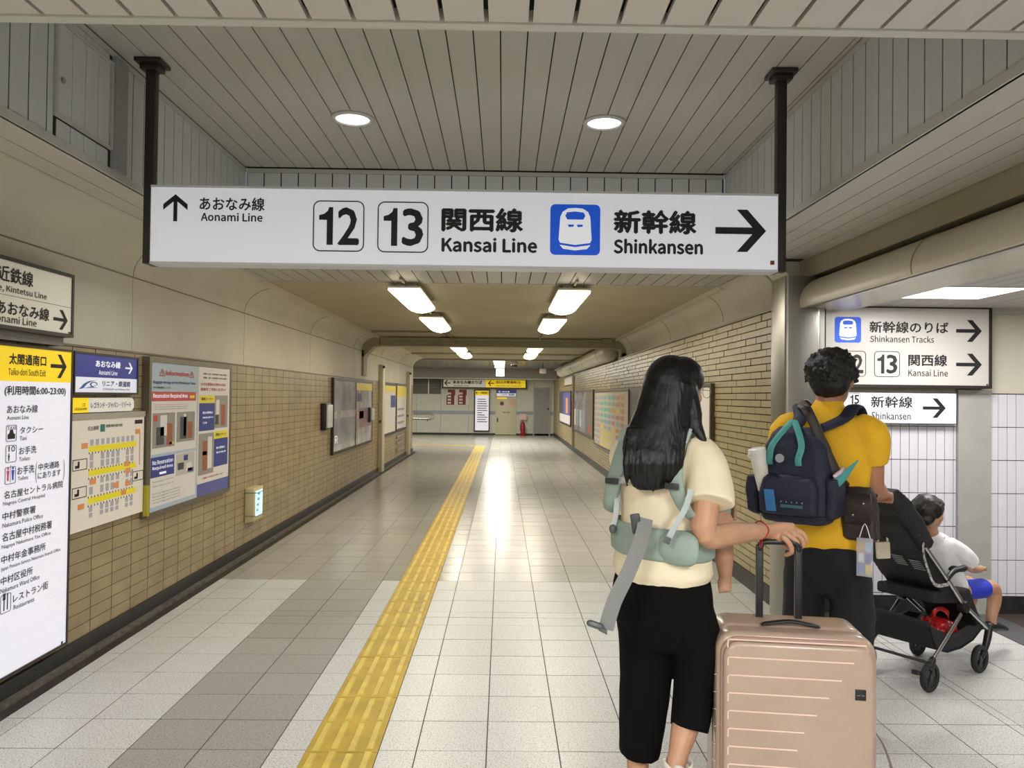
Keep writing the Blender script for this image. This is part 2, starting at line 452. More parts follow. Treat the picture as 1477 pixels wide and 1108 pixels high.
# granite edging on the right
MB().box((3.19, -5, -.02), (3.44, 5.5, .001)).build('trim_1', M_granite_g, kind='structure')
MB().box((3.445, -5, -.02), (7, 5.5, 0)).build('trim_2', M_granite, kind='structure')
MB().box((1.97, 5.12, -.02), (3.185, 5.5, .0005)).build('trim_3', M_granite, kind='structure')

# left wall -----------------------------------------------------------
XL, YLE = -2.35, 20.6
def cove(x, z0, r, xc, side, n=8):
    """profile points of wall going up then curving to ceiling"""
    pts = []
    for i in range(n+1):
        a = PI/2*i/n
        pts.append((x+side*(xc)*(1-math.cos(a)), z0+r*math.sin(a)))
    return pts
ZC = 2.44
prof = [(XL-.012, 0), (XL-.012, 1.735), (XL, 1.735), (XL, 2.21)] + cove(XL, 2.21, ZC-2.21, .29, 1)[1:] + [(XL+.29, 2.6), (XL-.25, 2.6), (XL-.25, 0)]
wl = MB().prism([(x, -5, z) for x, z in prof], (0, YLE+5, 0)).build('wall_left', M_plaster, smooth='auto', kind='structure')
gl = MB().box((XL-.012, -5, 0), (XL-.0016, YLE, 1.733)).build('tile_backing', M_brick_g, wl)
MB().box((XL-.004, -5, 1.725), (XL+.006, YLE, 1.737)).build('tile_trim', mat('tile_trim_paint', (120, 110, 84), .5), wl)
cells = []
nrow = 23; ch = (1.725-.10)/nrow
yy = 4.318-.2425*40
PW, PD = .2425, .009
rows = [(.10+ch*r, .10+ch*(r+1)) for r in range(nrow)]
while yy < YLE:
    for z0, z1 in rows:
        cells.append(((XL-.006, yy+.0042, z0+.0022), (XL+random.uniform(-.0004, .0006), min(yy+PW-.0042, YLE), z1-.0022), M_brick_l))
    yy += PW
def lkey(c):
    y, z = c[0][1], c[0][2]
    vis = y > 4.05 or z < .14 and y > 3.5
    if 4.1 < y < 5.0 and z > .95: vis = False
    if 5.1 < y < 6.6 and z > .7: vis = False
    return (not vis, y)
pieces(cells, 'wall_tile', None, wl, key=lkey)
MB().box((XL-.01, -5, 0), (XL+.02, YLE, .10)).build('baseboard_left', M_base, kind='structure')
g = MB().box((XL+.02, -5, -.005), (XL+.06, YLE, .022)).build('trim_4', M_gutter, kind='structure')
MB().box((XL+.06, -5, -.02), (-2.232, YLE, .001)).build('trim_5', mat('gutter_dark', (58, 50, 42), .7, noise=.3, nscale=9), kind='structure')
# seams of the plaster cove
mb = MB()
for y in (3.2, 5.0, 7.15, 9.6, 12.4, 15.2, 18):
    cv = cove(XL+.001, 2.21, ZC-2.21-.002, .289, 1)
    mb.tube([(x+.0005, y, z) for x, z in cv], .0022, 5)
    mb.tube([(XL+.0005, y, 1.74), (XL+.0005, y, 2.21)], .0012, 4)
mb.tube([(XL+.001, -1, 2.205), (XL+.001, YLE, 2.205)], .0045, 6)
mb.build('panel_seam', mat('seam_shadow', (138, 130, 108), .8), wl, kind='stuff')

# right wall ----------------------------------------------------------
XR, YR0 = 1.945, 5.62
YF = 29.9
XP = 2.05
prof = [(XR+.012, 0), (XR+.012, 2.125), (XP, 2.125), (XP, 2.19)] + cove(XP, 2.19, ZC-2.19, .2, -1)[1:] + [(XP-.2, 2.6), (XP+.3, 2.6), (XP+.3, 0)]
wr = MB().prism([(x, YR0-.12, z) for x, z in prof], (0, YF-YR0+.12, 0)).build('wall_right', M_plaster, smooth='auto', kind='structure')
MB().box((XR+.004, YR0, 0), (XR+.012, YF, 2.12)).build('brick_backing', M_brick_rg, wr)
cells = []; nr = 37; ch = (2.118-.13)/nr
for r in range(nr):
    yy = YR0+.02 - (.125 if r % 2 else 0)
    while yy < YF-.1:
        y0 = max(yy, YR0+.02); y1 = min(yy+.246, YF)
        if y1-y0 > .03:
            dp = random.uniform(0, .004) if r < 22 else random.uniform(.004, .010)
            cells.append(((XR-dp, y0, .13+ch*r+.0035), (XR+.012, y1-.004, .13+ch*(r+1)-.0045), M_brick_r))
        yy += .25
pieces(cells, 'brick', None, wr, key=lambda c: c[0][1])
MB().box((XR-.012, YR0, 0), (XR+.02, YF, .13)).build('baseboard_right', M_base, kind='structure')
mb = MB().box((XR-.014, YR0-.004, .13), (XR+.02, YR0+.014, 2.135)).box((XR-.014, YR0, 2.12), (XR+.02, 13.2, 2.135))
mb.build('trim_6', mat('bronze_trim', (112, 104, 84), .4, metal=.6), kind='structure')
mb = MB()
for y in (7.3, 9.6, 12.4, 15.2, 18, 21):
    mb.tube([(x-.0005, y, z) for x, z in cove(XP-.001, 2.19, ZC-2.19-.002, .199, -1)], .002, 5)
mb.build('panel_seam', MATS['seam_shadow'], wr, kind='stuff')
# short return of white tile and cream panel between bricks and column
ret = MB().box((XR, 5.46, .0), (XR+.3, 5.618, 2.13)).build('wall_return', M_grey_panel, kind='structure'); ret.name = 'wall_corner'; ORG['wall_corner'] = ret.location.copy()
cells = []
for r in range(7):
    for c in range(2):
        cells.append(((XR-.006, 5.47+.072*c, .14+.232*r), (XR+.004, 5.539+.072*c, .14+.232*r+.228), M_whitetile))
pieces(cells, 'wall_tile', None, ret, key=lambda c: c[0][2])
MB().box((XR-.01, 5.46, 0), (XR+.01, 5.618, .13)).build('baseboard', M_base, ret)

# arch plate at the corridor mouth (right) --------------------------------
cv = cove(XP, 2.19, ZC-2.19-.01, .2, -1)
pl = [(XP-.2, ZC)] + [(x, z) for x, z in cv[::-1]] + [(XP, 1.98), (XP+.06, 1.98), (XP+.06, ZC)]
MB().prism([(x, 5.82, z) for x, z in pl], (0, .03, 0)).build('trim_7', mat('cove_plate', (158, 152, 130), .6), kind='structure')

# ceilings ------------------------------------------------------------
YE, YS = 5.33, 6.72
ce = MB().box((-2.4, YS, ZC+.012), (2.4, 13.3, ZC+.1)).build('ceiling', M_ceil, kind='structure')
MB().box((-2.4, 13.3, ZC+.0), (2.4, YLE, ZC+.1)).build('ceiling', M_ceil, kind='structure')
MB().box((-2.08, 6.72, 2.412), (-2.055, 13.3, ZC+.012)).build('trim_8', M_plaster, kind='structure')
MB().box((1.855, 6.72, 2.412), (1.88, 13.3, ZC+.012)).build('trim_9', M_plaster, kind='structure')
def slats(root, lst, m, name='ceiling_slat'):
    cache = {}; base = org(root)
    for p, q in lst:
        d = tuple(round(q[i]-p[i], 4) for i in range(3))
        if d not in cache:
            mb = MB().box((0, 0, 0), d); me = bpy.data.meshes.new(name); me.from_pydata(mb.v, [], mb.f); me.materials.append(m); cache[d] = me
        o = bpy.data.objects.new(name, cache[d]); o.parent = root; o.location = V(p)-base; COL.objects.link(o)
XI0, XI1, ZU = -1.76, 1.50, 3.01
# upper recess ceiling
r_ = MB().box((XI0-.05, 1.9, ZU+.012), (XI1+.05, YE+.05, ZU+.05)).build('ceiling', M_dark, kind='structure')
pit = .1155
n = int((XI1-XI0)/pit)
slats(r_, [((XI0+pit*i+.003, 1.95, ZU), (XI0+pit*(i+1)-.003, YE-.02, ZU+.010)) for i in range(n+1) if XI0+pit*(i+1) < XI1+.1], M_slat)
# vertical fascias of the recess
def fascia(name, pn, u0, u1, skip=None):
    root = MB().pbox(pn, u0, u1, ZC+.002, ZU+.012, -.03, -.0022).build(name, M_dark, kind='structure')
    L = []; u = u0; i = 0
    while u < u1-.02:
        w = min(pit, u1-u); ua, ub = u, u+w
        if skip:
            if skip[0] <= ua < skip[1]: ua = skip[1]
            if skip[0] < ub <= skip[1]: ub = skip[0]
        if ub-ua > .012:
            mb = MB().pbox(pn, ua+.004, ub-.004, ZC+.035, ZU-.035, -.012, 0)
            mb.build('fascia_slat', M_slat_v, root)
        u += pit; i += 1
    MB().pbox(pn, u0, u1, ZC-.002, ZC+.033, -.012, .006).pbox(pn, u0, u1, ZU-.033, ZU-.006, -.012, .004).build('edge_strip', M_trim, root)
    return root
pnL = Panel((XI0, 0, 0), (0, 1, 0)); pnR = Panel((XI1, 0, 0), (0, -1, 0)); pnE = Panel((0, YE, 0), (1, 0, 0))
uA, uB = pnL.uv(78, 120)[0], pnL.uv(160, 170)[0]; uC = pnL.uv(178, 200)[0]
fascia('trim_10', pnL, 1.98, YE, (uA, uC)); fascia('trim_11', pnR, -YE, -1.98); fascia('trim_12', pnE, XI0+.01, XI1-.01)
# access hatch in the left fascia
hz0, hz1 = 2.555, 2.945
ht = thing('access_hatch', pnL.pt((uA+uB)/2, hz0), 'slatted grey access hatch with a small round lock in the left fascia above the corridor', 'hatch')
k = 4
for i in range(k):
    a = uA+.02+(uB-uA-.04)*i/k; b = uA+.02+(uB-uA-.04)*(i+1)/k
    MB().pbox(pnL, a+.002, b-.002, hz0+.015, hz1-.015, -.008, .004).build('door_slat', M_slat_v, ht)
    for z0, z1 in ((ZC+.035, hz0-.008), (hz1+.008, ZU-.035)): MB().pbox(pnL, a+.002, b-.002, z0, z1, -.012, 0).build('infill_slat', M_slat_v, ht)
MB().pbox(pnL, uA, uA+.014, hz0, hz1, -.01, .012).pbox(pnL, uB-.014, uB, hz0, hz1, -.01, .012).pbox(pnL, uA+.014, uB-.014, hz0, hz0+.012, -.01, .012).pbox(pnL, uA+.014, uB-.014, hz1-.012, hz1, -.01, .012).build('frame', M_trim, ht)
u_, v_ = pnL.uv(89, 116); mb = MB(); mb.tube([pnL.pt(u_, v_, 0), pnL.pt(u_, v_, .01)], .012, 12); mb.build('lock', M_alu, ht, smooth='auto')
MB().pbox(pnL, uB+.004, uC-.003, ZC+.033, ZU-.033, -.012, .02).build('trim_13', mat('mullion_grey', (150, 152, 150), .4), kind='structure')
# soffit ring
s_ = MB().box((-2.2, 1.98, ZC+.012), (XI0-.03, YS, ZC+.06)).box((XI0-.03, YE+.03, ZC+.012), (XI1+.03, YS, ZC+.06)).box((XI1+.03, 1.98, ZC+.012), (2.1, YS, ZC+.06)).build('ceiling', M_dark, kind='structure')
L = []
for i in range(3): L.append(((XI0-.03-.12*(i+1)+.003, 1.98, ZC), (XI0-.03-.12*i-.003, 4.55, ZC+.011))); L.append(((XI0-.03-.12*(i+1)+.003, 4.556, ZC), (XI0-.03-.12*i-.003, YE-.003, ZC+.011)))
for i in range(5):
    for a, b in ((1.98, 4.42), (4.426, YE-.003)): L.append(((XI1+.03+.108*i+.003, a, ZC), (XI1+.03+.108*(i+1)-.003, b, ZC+.011)))
x = -2.1; 
LF = []
while x < 1.86: LF.append(((x+.004, YE+.035, ZC), (min(x+pit-.004, 1.86), YS-.02, ZC+.011))); x += pit
slats(s_, L, M_slat_near); slats(s_, LF, M_slat)
MB().box((XI0-.03, 1.98, ZC-.002), (XI0-.002, YE, ZC+.011)).box((XI0-.03, YE+.002, ZC-.002), (XI1+.03, YE+.034, ZC+.011)).box((XI1+.002, 1.98, ZC-.002), (XI1+.03, YE, ZC+.011)).box((-2.1, YS-.018, ZC-.004), (1.87, YS, ZC+.02)).build('edge_strip', M_trim, s_)
# near ceiling above the photographer
n_ = MB().box((-2.2, -5, ZC+.03), (2.12, 2.0, ZC+.09)).build('ceiling', M_dark, kind='structure')
L = []; x = -2.2
while x < 2.1:
    L.append(((x+.006, -5, ZC), (x+.113-.006, 2.005, ZC+.014))); x += .113
slats(n_, L, M_slat_near)
MB().box((-2.2, 2.01, ZC-.004), (2.12, 2.045, ZC+.05)).box((-2.2, 1.97, ZC+.04), (2.12, 2.01, ZU+.02)).build('edge_strip', M_trim, n_)

# right beam over the side passage -----------------------------------------
pf = [(2.09, ZC+.01), (2.09, 2.30), (2.13, 2.27)]
MB().prism([(2.075, -3, ZC+.05), (2.075, -3, 2.315), (2.13, -3, 2.315), (2.4, -3, 2.315), (2.4, -3, ZC+.05)], (0, 8.49, 0)).build('trim_14', mat('beam_paint', (150, 144, 120), .55), kind='structure')
mb = MB(); pr = [(2.36, 2.30)]
for i in range(13):
    a = -.15+ (PI*.62)*i/12
    pr.append((2.145-.19*math.sin(a)-.0, 2.125+.17*math.cos(a)))
pr += [(2.0, 2.09), (2.36, 2.09)]
mb.prism([(x, -3, z) for x, z in pr], (0, 8.3, 0)).build('trim_15', mat('beam_gloss', (188, 182, 160), .3), smooth='auto', kind='structure')
mb = MB()
for y in (1.6, 3.75): mb.tube([(x-.001, y, z+.001) for x, z in pr[1:14]], .0035, 5)
mb.build('trim_16', MATS['seam_shadow'], kind='structure')
MB().box((1.995, -3, 2.083), (2.03, 5.2, 2.108)).build('trim_17', M_alu, kind='structure')
# stainless column
mb = MB(); cx0, cx1, cy0, cy1 = 1.862, 2.10, 5.17, 5.46
mb.prism([(x, y, 0) for x, y in rrect(cx0, cx1, cy0, cy1, .02, 4)], (0, 0, 2.30)); mb.build('column', M_steel, smooth='auto', kind='structure')
bpy.data.objects['column'].name = 'trim_18'
MB().box((2.105, 5.2, 0), (2.135, 5.235, 2.13)).build('trim_19', M_alu, kind='structure')
MB().box((2.137, 5.24, 0), (2.16, 5.5, 2.13)).build('trim_20', M_blackj, kind='structure')

# side passage --------------------------------------------------------
YW, ZL = 5.5, 2.13
ws = MB().box((2.1, YW, 0), (7, YW+.2, 2.7)).build('wall_side', M_plaster, kind='structure')
MB().box((2.1, YW-.003, .10), (7, YW, 1.54)).build('tile_backing', M_blackj, ws)
cells = []
TW, TH = .0625, .2325
px_pillar0, px_pillar1 = P(1380, 700, YW-.02).x, P(1428, 700, YW-.02).x
zt = 1.535
def wt(x0, x1):
    x = x0
    while x < x1-.01:
        z = zt
        while z > .12:
            z0 = max(z-TH, .12)
            cells.append(((x+.002, YW-.012, z0+.0025), (min(x+TW, x1)-.002, YW-.002, z-.0025), M_whitetile)); z -= TH
        x += TW
wt(2.165, px_pillar0); wt(px_pillar1, 7)
pieces(cells, 'wall_tile', None, ws, key=lambda c: c[0][0])
MB().box((px_pillar0+.002, YW-.035, 0), (px_pillar1-.002, YW, 1.56)).box((px_pillar0-.002, YW-.04, 1.535), (px_pillar1+.002, YW, 1.56)).build('pilaster', M_grey_panel, ws)
MB().box((2.1, YW-.02, 0), (px_pillar0, YW-.001, .115)).box((px_pillar1, YW-.02, 0), (7, YW-.001, .115)).build('baseboard_side', M_base, kind='structure')
MB().box((2.15, YW-.05, 2.095), (7, YW, 2.13)).build('trim_21', M_trim, kind='structure')
c_ = MB().box((2.0, -3, ZL+.012), (7, YW, ZL+.06)).build('ceiling', M_dark, kind='structure')
L = []; x = 2.035
while x < 7:
    if not(2.4 < x+.05 < 2.97): L.append(((x+.003, -3, ZL), (x+.105, YW-.052, ZL+.011)))
    else:
        L.append(((x+.003, -3, ZL), (x+.105, 4.42, ZL+.011))); L.append(((x+.003, 4.89, ZL), (x+.105, YW-.052, ZL+.011)))
    x += .108
slats(c_, L, M_slat_near)
M_lampw = mat('lamp_white', (255, 252, 245), .5, emit=3.2)
q0, q1 = onZ(1319.5, 413, ZL), onZ(1375, 397, ZL)
print('panel light', onZ(1319.5, 413, ZL), onZ(1375, 397, ZL), onZ(1423, 415, ZL), onZ(1477, 399, ZL))
pl_ = thing('ceiling_panel_light', (2.72, 4.65, ZL-.002), 'square flush white light panel in the low slatted ceiling of the side passage at right', 'light')
MB().box((2.46, 4.40, ZL-.004), (2.98, 4.9, ZL+.01)).build('frame', M_trim, pl_)
MB().box((2.475, 4.415, ZL-.007), (2.965, 4.885, ZL-.003)).build('diffuser', M_lampw, pl_)

# far hall ---------------------------------------------------------------
wb = MB().box((-7, YF, 0), (2.4, YF+.2, 2.7)).build('wall_back', mat('far_wall_panel', (206, 203, 188), .4, noise=.03), kind='structure')
def wbx(px, py=580): return P(px, py, YF).x
def wbz(py, px=700): return P(px, py, YF).z
pnB = Panel((0, YF, 0), (1, 0, 0))
mb = MB()
for px in (601, 636, 676, 770, 800): x = wbx(px); mb.box((x-.006, YF-.004, 0), (x+.006, YF, 2.3))
mb.build('panel_joint', mat('panel_joint_grey', (140, 140, 134), .6), wb)
MB().box((-7, YF-.006, wbz(598)), (2.0, YF, wbz(593))).build('blue_stripe', mat('stripe_blue_grey', (152, 160, 168), .5), wb)
MB().box((-7, YF-.02, 0), (2.0, YF-.001, .07)).build('baseboard_back', M_base, kind='structure')
MB().box((-7, 28.6, 2.13), (2.0, 29.0, ZC+.1)).build('trim_22', mat('beam_grey', (136, 134, 124), .6), kind='structure')
MB().box((-7, 28.57, 2.10), (2.0, 29.85, 2.13)).build('trim_23', M_trim, kind='structure')
hc = MB().box((-7, YLE, ZC+.05), (2.4, YF+.1, ZC+.1)).build('ceiling', M_dark, kind='structure')
M_gl = mat('glossy_ceiling_slat', (150, 148, 138), .16, metal=.7)
L = []; y = YLE
while y < 28.6: L.append(((-7, y+.008, ZC+.01), (1.9, y+.19, ZC+.03))); y += .2
slats(hc, L, M_gl)
MB().box((-7, YLE-.2, 0), (XL-.25, YLE, 2.6)).build('wall_rear', M_plaster, kind='structure')
MB().box((-7.1, YLE, 0), (-7, YF, 2.6)).build('wall_west', M_plaster, kind='structure')
# beams across the corridor
def beam(name, y0, y1, z0, extra=True):
    mb = MB().box((-2.05, y0, z0), (1.86, y1, ZC+.02))
    if extra:
        mb.box((XL, y0, 1.80), (XL+.035, y1, 2.22)); mb.box((XP-.09, y0, 1.75), (XP, y1, 2.22))
        for sx, x, xc in ((1, XL, .29), (-1, XP, .2)):
            c2 = cove(x, 2.19, ZC-2.19, xc, sx)
            mb.prism([(a, y0, b) for a, b in c2]+[(x+sx*xc, y0, z0), (x+sx*(xc+.02), y0, z0), (x+sx*(xc-.1), y0, z0-.02), (x+sx*.04, y0, 2.12), (x, y0, 2.1)], (0, y1-y0, 0))
    return mb.build(name, mat('beam_cream', (156, 150, 124), .6), kind='structure')
beam('trim_24', 13.1, 13.4, 2.30)
beam('trim_25', 17.6, 17.8, 2.40, False)
beam('trim_26', 20.4, 20.6, 2.40, False)
# conduits on ceiling by beam
mb = MB(); mb.tube([(-2.0, 11.9, 2.435), (-.95, 11.9, 2.435), (-.9, 12.6, 2.435)], .014, 8); mb.tube([(-1.9, 13.0, 2.42), (1.7, 13.0, 2.42)], .02, 8)
mb.box((-1.02, 12.95, 2.34), (-.8, 13.1, 2.43)).box((1.62, 12.9, 2.38), (1.78, 13.1, 2.44))
tag(mb.build('conduit', mat('conduit_cream', (150, 143, 118), .6)), 'cream cable conduit with junction boxes running across the corridor ceiling at the beam', 'conduit')
# wall behind, so the concourse is closed
MB().box((-2.6, -5.2, 0), (7, -5, 2.6)).build('wall_concourse', M_plaster, kind='structure')
MB().box((7, -5, 0), (7.2, YW+.2, 2.6)).build('wall_east', M_plaster, kind='structure')

# ================================================================ LIGHT FITTINGS
M_diff = mat('diffuser_warm', (255, 244, 214), .5, emit=3.0)
M_fit = mat('fitting_cream', (206, 200, 180), .5)
for i, x in enumerate((-.845, .60)):
    side = 'left' if i == 0 else 'right'
    for j, y0 in enumerate((6.66, 9.15, 14.2, 16.6)):
        nm = ('nearest', 'second', 'third', 'farthest')[j]
        t = thing('corridor_ceiling_light', (x, y0+.72, 2.36), f'{nm} curved warm white box light of the {side} row on the corridor ceiling', 'light', 'corridor ceiling lights')
        w, L = .135, 1.44
        prof = [(-w, 2.365), (-w*.72, 2.342), (-w*.35, 2.328), (0, 2.322), (w*.35, 2.328), (w*.72, 2.342), (w, 2.365), (w, 2.385), (-w, 2.385)]
        MB().prism([(x+a, y0, b) for a, b in prof], (0, L, 0)).build('diffuser', M_diff, t, smooth='auto')
        MB().box((x-w-.006, y0-.006, 2.386), (x+w+.006, y0+L+.006, 2.405)).box((x-.08, y0+.1, 2.405), (x+.08, y0+L-.1, 2.452)).build('housing', M_fit, t, bevel=.003)
    mb = MB()
    for a, b in ((6.4, 6.75), (8.1, 9.2), (10.6, 12.9), (13.42, 14.3), (15.6, 16.7)): mb.tube([(x, a, 2.43), (x, b, 2.43)], .011, 8)
    tag(mb.build('conduit', MATS['conduit_cream'], smooth='auto', kind='stuff'), f'thin ceiling conduit linking the {side} row of corridor lights', 'conduit')
M_glass = mat('downlight_lens', (250, 252, 255), .3, emit=2.6)
for i, x in enumerate((-.849, .546)):
    t = thing('downlight', (x, 4.345, ZU-.01), f'{"left" if i == 0 else "right"} round recessed downlight in the raised slatted ceiling', 'light', 'downlights in the raised ceiling')
    mb = MB(); n = 32
    prf = [(.092, -.002), (.095, -.012), (.118, -.010), (.12, 0), (.092, 0)]
    vs = [(x+r*math.cos(2*PI*k/n), 4.345+r*math.sin(2*PI*k/n), ZU+z) for r, z in prf for k in range(n)]
    m_ = len(prf); mb.add(vs, [(a*n+k, a*n+(k+1) % n, ((a+1) % m_)*n+(k+1) % n, ((a+1) % m_)*n+k) for a in range(m_) for k in range(n)]); mb.build('rim', M_trim, t, smooth=True)
    MB().add([(x+.093*math.cos(2*PI*k/n), 4.345+.093*math.sin(2*PI*k/n), ZU-.004) for k in range(n)], [tuple(range(n))[::-1]]).build('lens', M_glass, t)
for j, y in enumerate((21.8, 23.3, 24.8, 26.3)):
    nm = ('nearest', 'second', 'third', 'farthest')[j]
    t = MB().box((-.27, y-.22, ZC-.012), (.05, y+.22, ZC+.01)).build('hall_ceiling_light', mat('hall_diffuser', (245, 250, 255), .5, emit=2.5), label=f'{nm} square white panel light in the row on the glossy ceiling of the far hall', cat='light', group='hall ceiling lights')

# ================================================================ SIGNS
M_signw = mat('lit_sign_white', (218, 221, 230), .4, emit=.30)
M_signw2 = mat('sign_white', (216, 213, 205), .35)
M_signl = mat('lit_board_white', (226, 226, 238), .4, emit=.34)
M_signy = mat('lit_sign_yellow', (246, 210, 10), .4, emit=.3)
M_signb = mat('lit_sign_navy', (30, 42, 130), .4, emit=.25)
M_frame = mat('sign_frame_dark', (38, 32, 30), .45)
M_post = mat('post_dark_brown', (40, 33, 30), .4)
M_brown = mat('tiny_sticker_brown', (120, 60, 30), .6)
# main hanging sign
pn = Panel((0, 3.60, 0), (1, 0, 0))
u0, v1 = pn.uv(218, 268); _, v0 = pn.uv(218, 379); u1, _ = pn.uv(1122.5, 282)
ms = thing('hanging_sign', pn.pt((u0+u1)/2, v0, -.04), 'long white lit sign hanging from the raised ceiling on two dark posts', 'sign')
MB().pbox(pn, u0, u1, v0+.006, v1-.006, -.09, -.001).build('face_panel', M_signw, ms)
MB().pbox(pn, u0, u1, v0-.004, v0+.006, -.095, .004).pbox(pn, u0, u1, v1-.006, v1+.004, -.095, .004).build('edge_rail', mat('rail_white', (205, 208, 214), .4), ms)
MB().pbox(pn, u0-.028, u0, v0-.004, v1+.004, -.095, .006).build('end_cap', M_post, ms); MB().pbox(pn, u1, u1+.01, v0-.004, v1+.004, -.095, .006).build('end_cap', M_post, ms)
for u, k in ((u0-.022, 1), (u1+.024, 1)):
    mb = MB().pbox(pn, u-.022, u+.022, v0, ZU-.02, -.065, -.02)
    p = mb.build('post', M_post, ms, bevel=.003)
    mb = MB().pbox(pn, u-.06, u+.06, ZU-.02, ZU-.001, -.10, .02).pbox(pn, u-.045, u+.045, ZU-.045, ZU-.02, -.078, -.005)
    mb.build('flange', M_post, p, bevel=.003)
arrow(pn, pn.rect(236, 280, 271, 319), ms, d='u')
textpx(pn, 'あおなみ線', 288, 284, 382, 303.5, ms, bold=.02)
textpx(pn, 'Aonami Line', 290, 306.5, 379, 319, ms, bold=.03)
numbox(pn, pn.rect(452, 289, 526, 362.5), '12', ms); numbox(pn, pn.rect(545, 290.5, 618.5, 364), '13', ms)
textpx(pn, '関西線', 637, 299, 755, 334, ms, bold=.035); textpx(pn, 'Kansai Line', 637, 342, 775, 363.5, ms, bold=.042)
train_icon(pn, pn.rect(794, 294.5, 866, 367.5), ms)
textpx(pn, '新幹線', 885, 302, 1005, 337, ms, bold=.035); textpx(pn, 'Shinkansen', 885, 344, 1014, 366, ms, bold=.042)
arrow(pn, pn.rect(1032, 302, 1105, 363), ms)
patch(pn, pn.rect(1111, 376, 1117, 382), ms, M_brown)

# left wall boards ------------------------------------------------------
pw = Panel((XL, 0, 0), (0, 1, 0))
def board(name, label, cat, x0, y0, x1, y1, off, m, fr=.02, fm=M_frame, thick=None, group=None, u0=None, pnl=pw):
    p = Panel(pnl.o, pnl.u, off); r = list(p.rect(x0, y0, x1, y1))
    if u0 is not None: r[0] = u0
    t = thing(name, p.pt((r[0]+r[1])/2, r[2], -off/2), label, cat, group)
    MB().pbox(p, r[0]+fr*.5, r[1]-fr*.5, r[2]+fr*.5, r[3]-fr*.5, -off+.002, 0).build('panel', m, t)
    if fr:
        MB().pbox(p, r[0], r[0]+fr, r[2], r[3], -off+.002, .006).pbox(p, r[1]-fr, r[1], r[2], r[3], -off+.002, .006).pbox(p, r[0]+fr, r[1]-fr, r[3]-fr, r[3], -off+.002, .006).pbox(p, r[0]+fr, r[1]-fr, r[2], r[2]+fr, -off+.002, .006).build('frame', fm, t)
    return t, p, r
# big directory board
t, p, r = board('directory_board', 'tall white lit board with yellow header listing station exits and offices on the left wall', 'sign', 0, 494, 105, 983, .05, M_signl, .012, u0=3.1)
r_top = p.uv(0, 549)[1]
MB().pbox(p, r[0]+.012, r[1]-.012, r_top, r[3]-.012, 0, .0012).build('header', M_signy, t)
T = lambda s, x0, y0, x1, y1, b=.012, m=BLK: textpx(p, s, x0, y0, x1, y1, t, m, .0022, b)
T('太閤通南口', 12.7, 509, 66.5, 525.5, .03); T('Taiko-dori South Exit', 11.6, 530.5, 65.8, 541, .012)
arrow(p, p.rect(73, 510.5, 96, 545), t, off=.0022)
T('(利用時間6:00-23:00)', 6, 556, 94.5, 572, .02)
T('あおなみ線', 9.5, 584.5, 54, 597); T('Aonami Line', 9.5, 600, 41, 606, .005)
T('タクシー', 28.4, 616, 61.7, 626); T('Taxi', 28, 629.5, 38, 635.5, .005)
T('お手洗', 27, 645, 52, 656.5); T('Toilets', 27, 660, 42.6, 665.5, .005)
T('お手洗', 24.5, 673.5, 49, 685.5); T('Toilets', 25, 688, 40, 693.5, .005)
T('中央通路', 55, 669, 85, 679); T('にあります', 54, 682, 87, 691.5); T('(', 51, 666, 53, 697, 0); T(')', 91, 662, 93, 693, 0)
T('名古屋セントラル病院', 5.4, 709, 90, 720.5); T('Nagoya Central Hospital', 4, 724.5, 64, 731.5, .005)
T('中村警察署', 3, 740, 50.6, 751.5); T('Nakamura Police Office', 3, 755.5, 61, 762, .005)
T('名古屋中村税務署', 2.7, 770, 74, 782.5); T('Nagoya Nakamura Tax Office', 2, 787, 72, 794, .005)
T('中村年金事務所', 1.4, 802.5, 65, 814.5); T('Japan Pension Service Nakamura branch Office', 1, 819, 86, 826, .005)
T('中村区役所', .5, 833.5, 46.5, 845.5); T('Nakamura Ward Office', 0, 850, 56, 857, .005)
T('レストラン街', 18.4, 858, 68.5, 870); T('Restaurants', 19, 873.5, 48.7, 880, .005)
faint = mat('faint_line', (205, 206, 220), .5, emit=.4)
mb = MB()
for yy in (579, 611, 640, 670, 703, 736, 766, 799, 830, 862, 895, 925, 955):
    v = p.uv(0, yy)[1]; mb.pbox(p, r[0]+.02, r[1]-.02, v, v+.002, 0, .0008)
mb.build('ruled_line', faint, t, kind='stuff')
M_pink = mat('icon_pink', (214, 90, 120), .5); M_blu = mat('icon_blue', (60, 80, 200), .5)
def frame_icon(x0, y0, x1, y1):
    a, b, c, d = p.rect(x0, y0, x1, y1); w = b-a
    return MB().ring(p, rrect(a, b, c, d, w*.12), rrect(a+w*.03, b-w*.03, c+w*.03, d-w*.03, w*.1), .0005, .002).build('pictogram', mat('icon_grey', (70, 70, 78), .6), t), (a, b, c, d)
def man(mb, cu, v, s):
    mb.poly(p, [(cu+.1*s*math.cos(q*PI/4), v+.88*s+.1*s*math.sin(q*PI/4)) for q in range(8)], .001, .0022)
    mb.poly(p, [(cu-.16*s, v+.74*s), (cu+.16*s, v+.74*s), (cu+.1*s, v+.38*s), (cu+.08*s, v), (cu-.08*s, v), (cu-.1*s, v+.38*s)], .001, .0022)
ic, q = frame_icon(8.7, 613.5, 23.8, 637.5); w = q[1]-q[0]
text(p, 'TAXI', (q[0]+w*.1, q[1]-w*.1, q[3]-w*.3, q[3]-w*.08), ic, BLK, .0022)
mb = MB(); mb.poly(p, [(q[0]+w*a, q[2]+w*b) for a, b in ((.15, .15), (.85, .15), (.85, .42), (.7, .48), (.62, .7), (.38, .7), (.3, .48), (.15, .42))], .001, .0022); mb.build('car_symbol', BLK, ic)
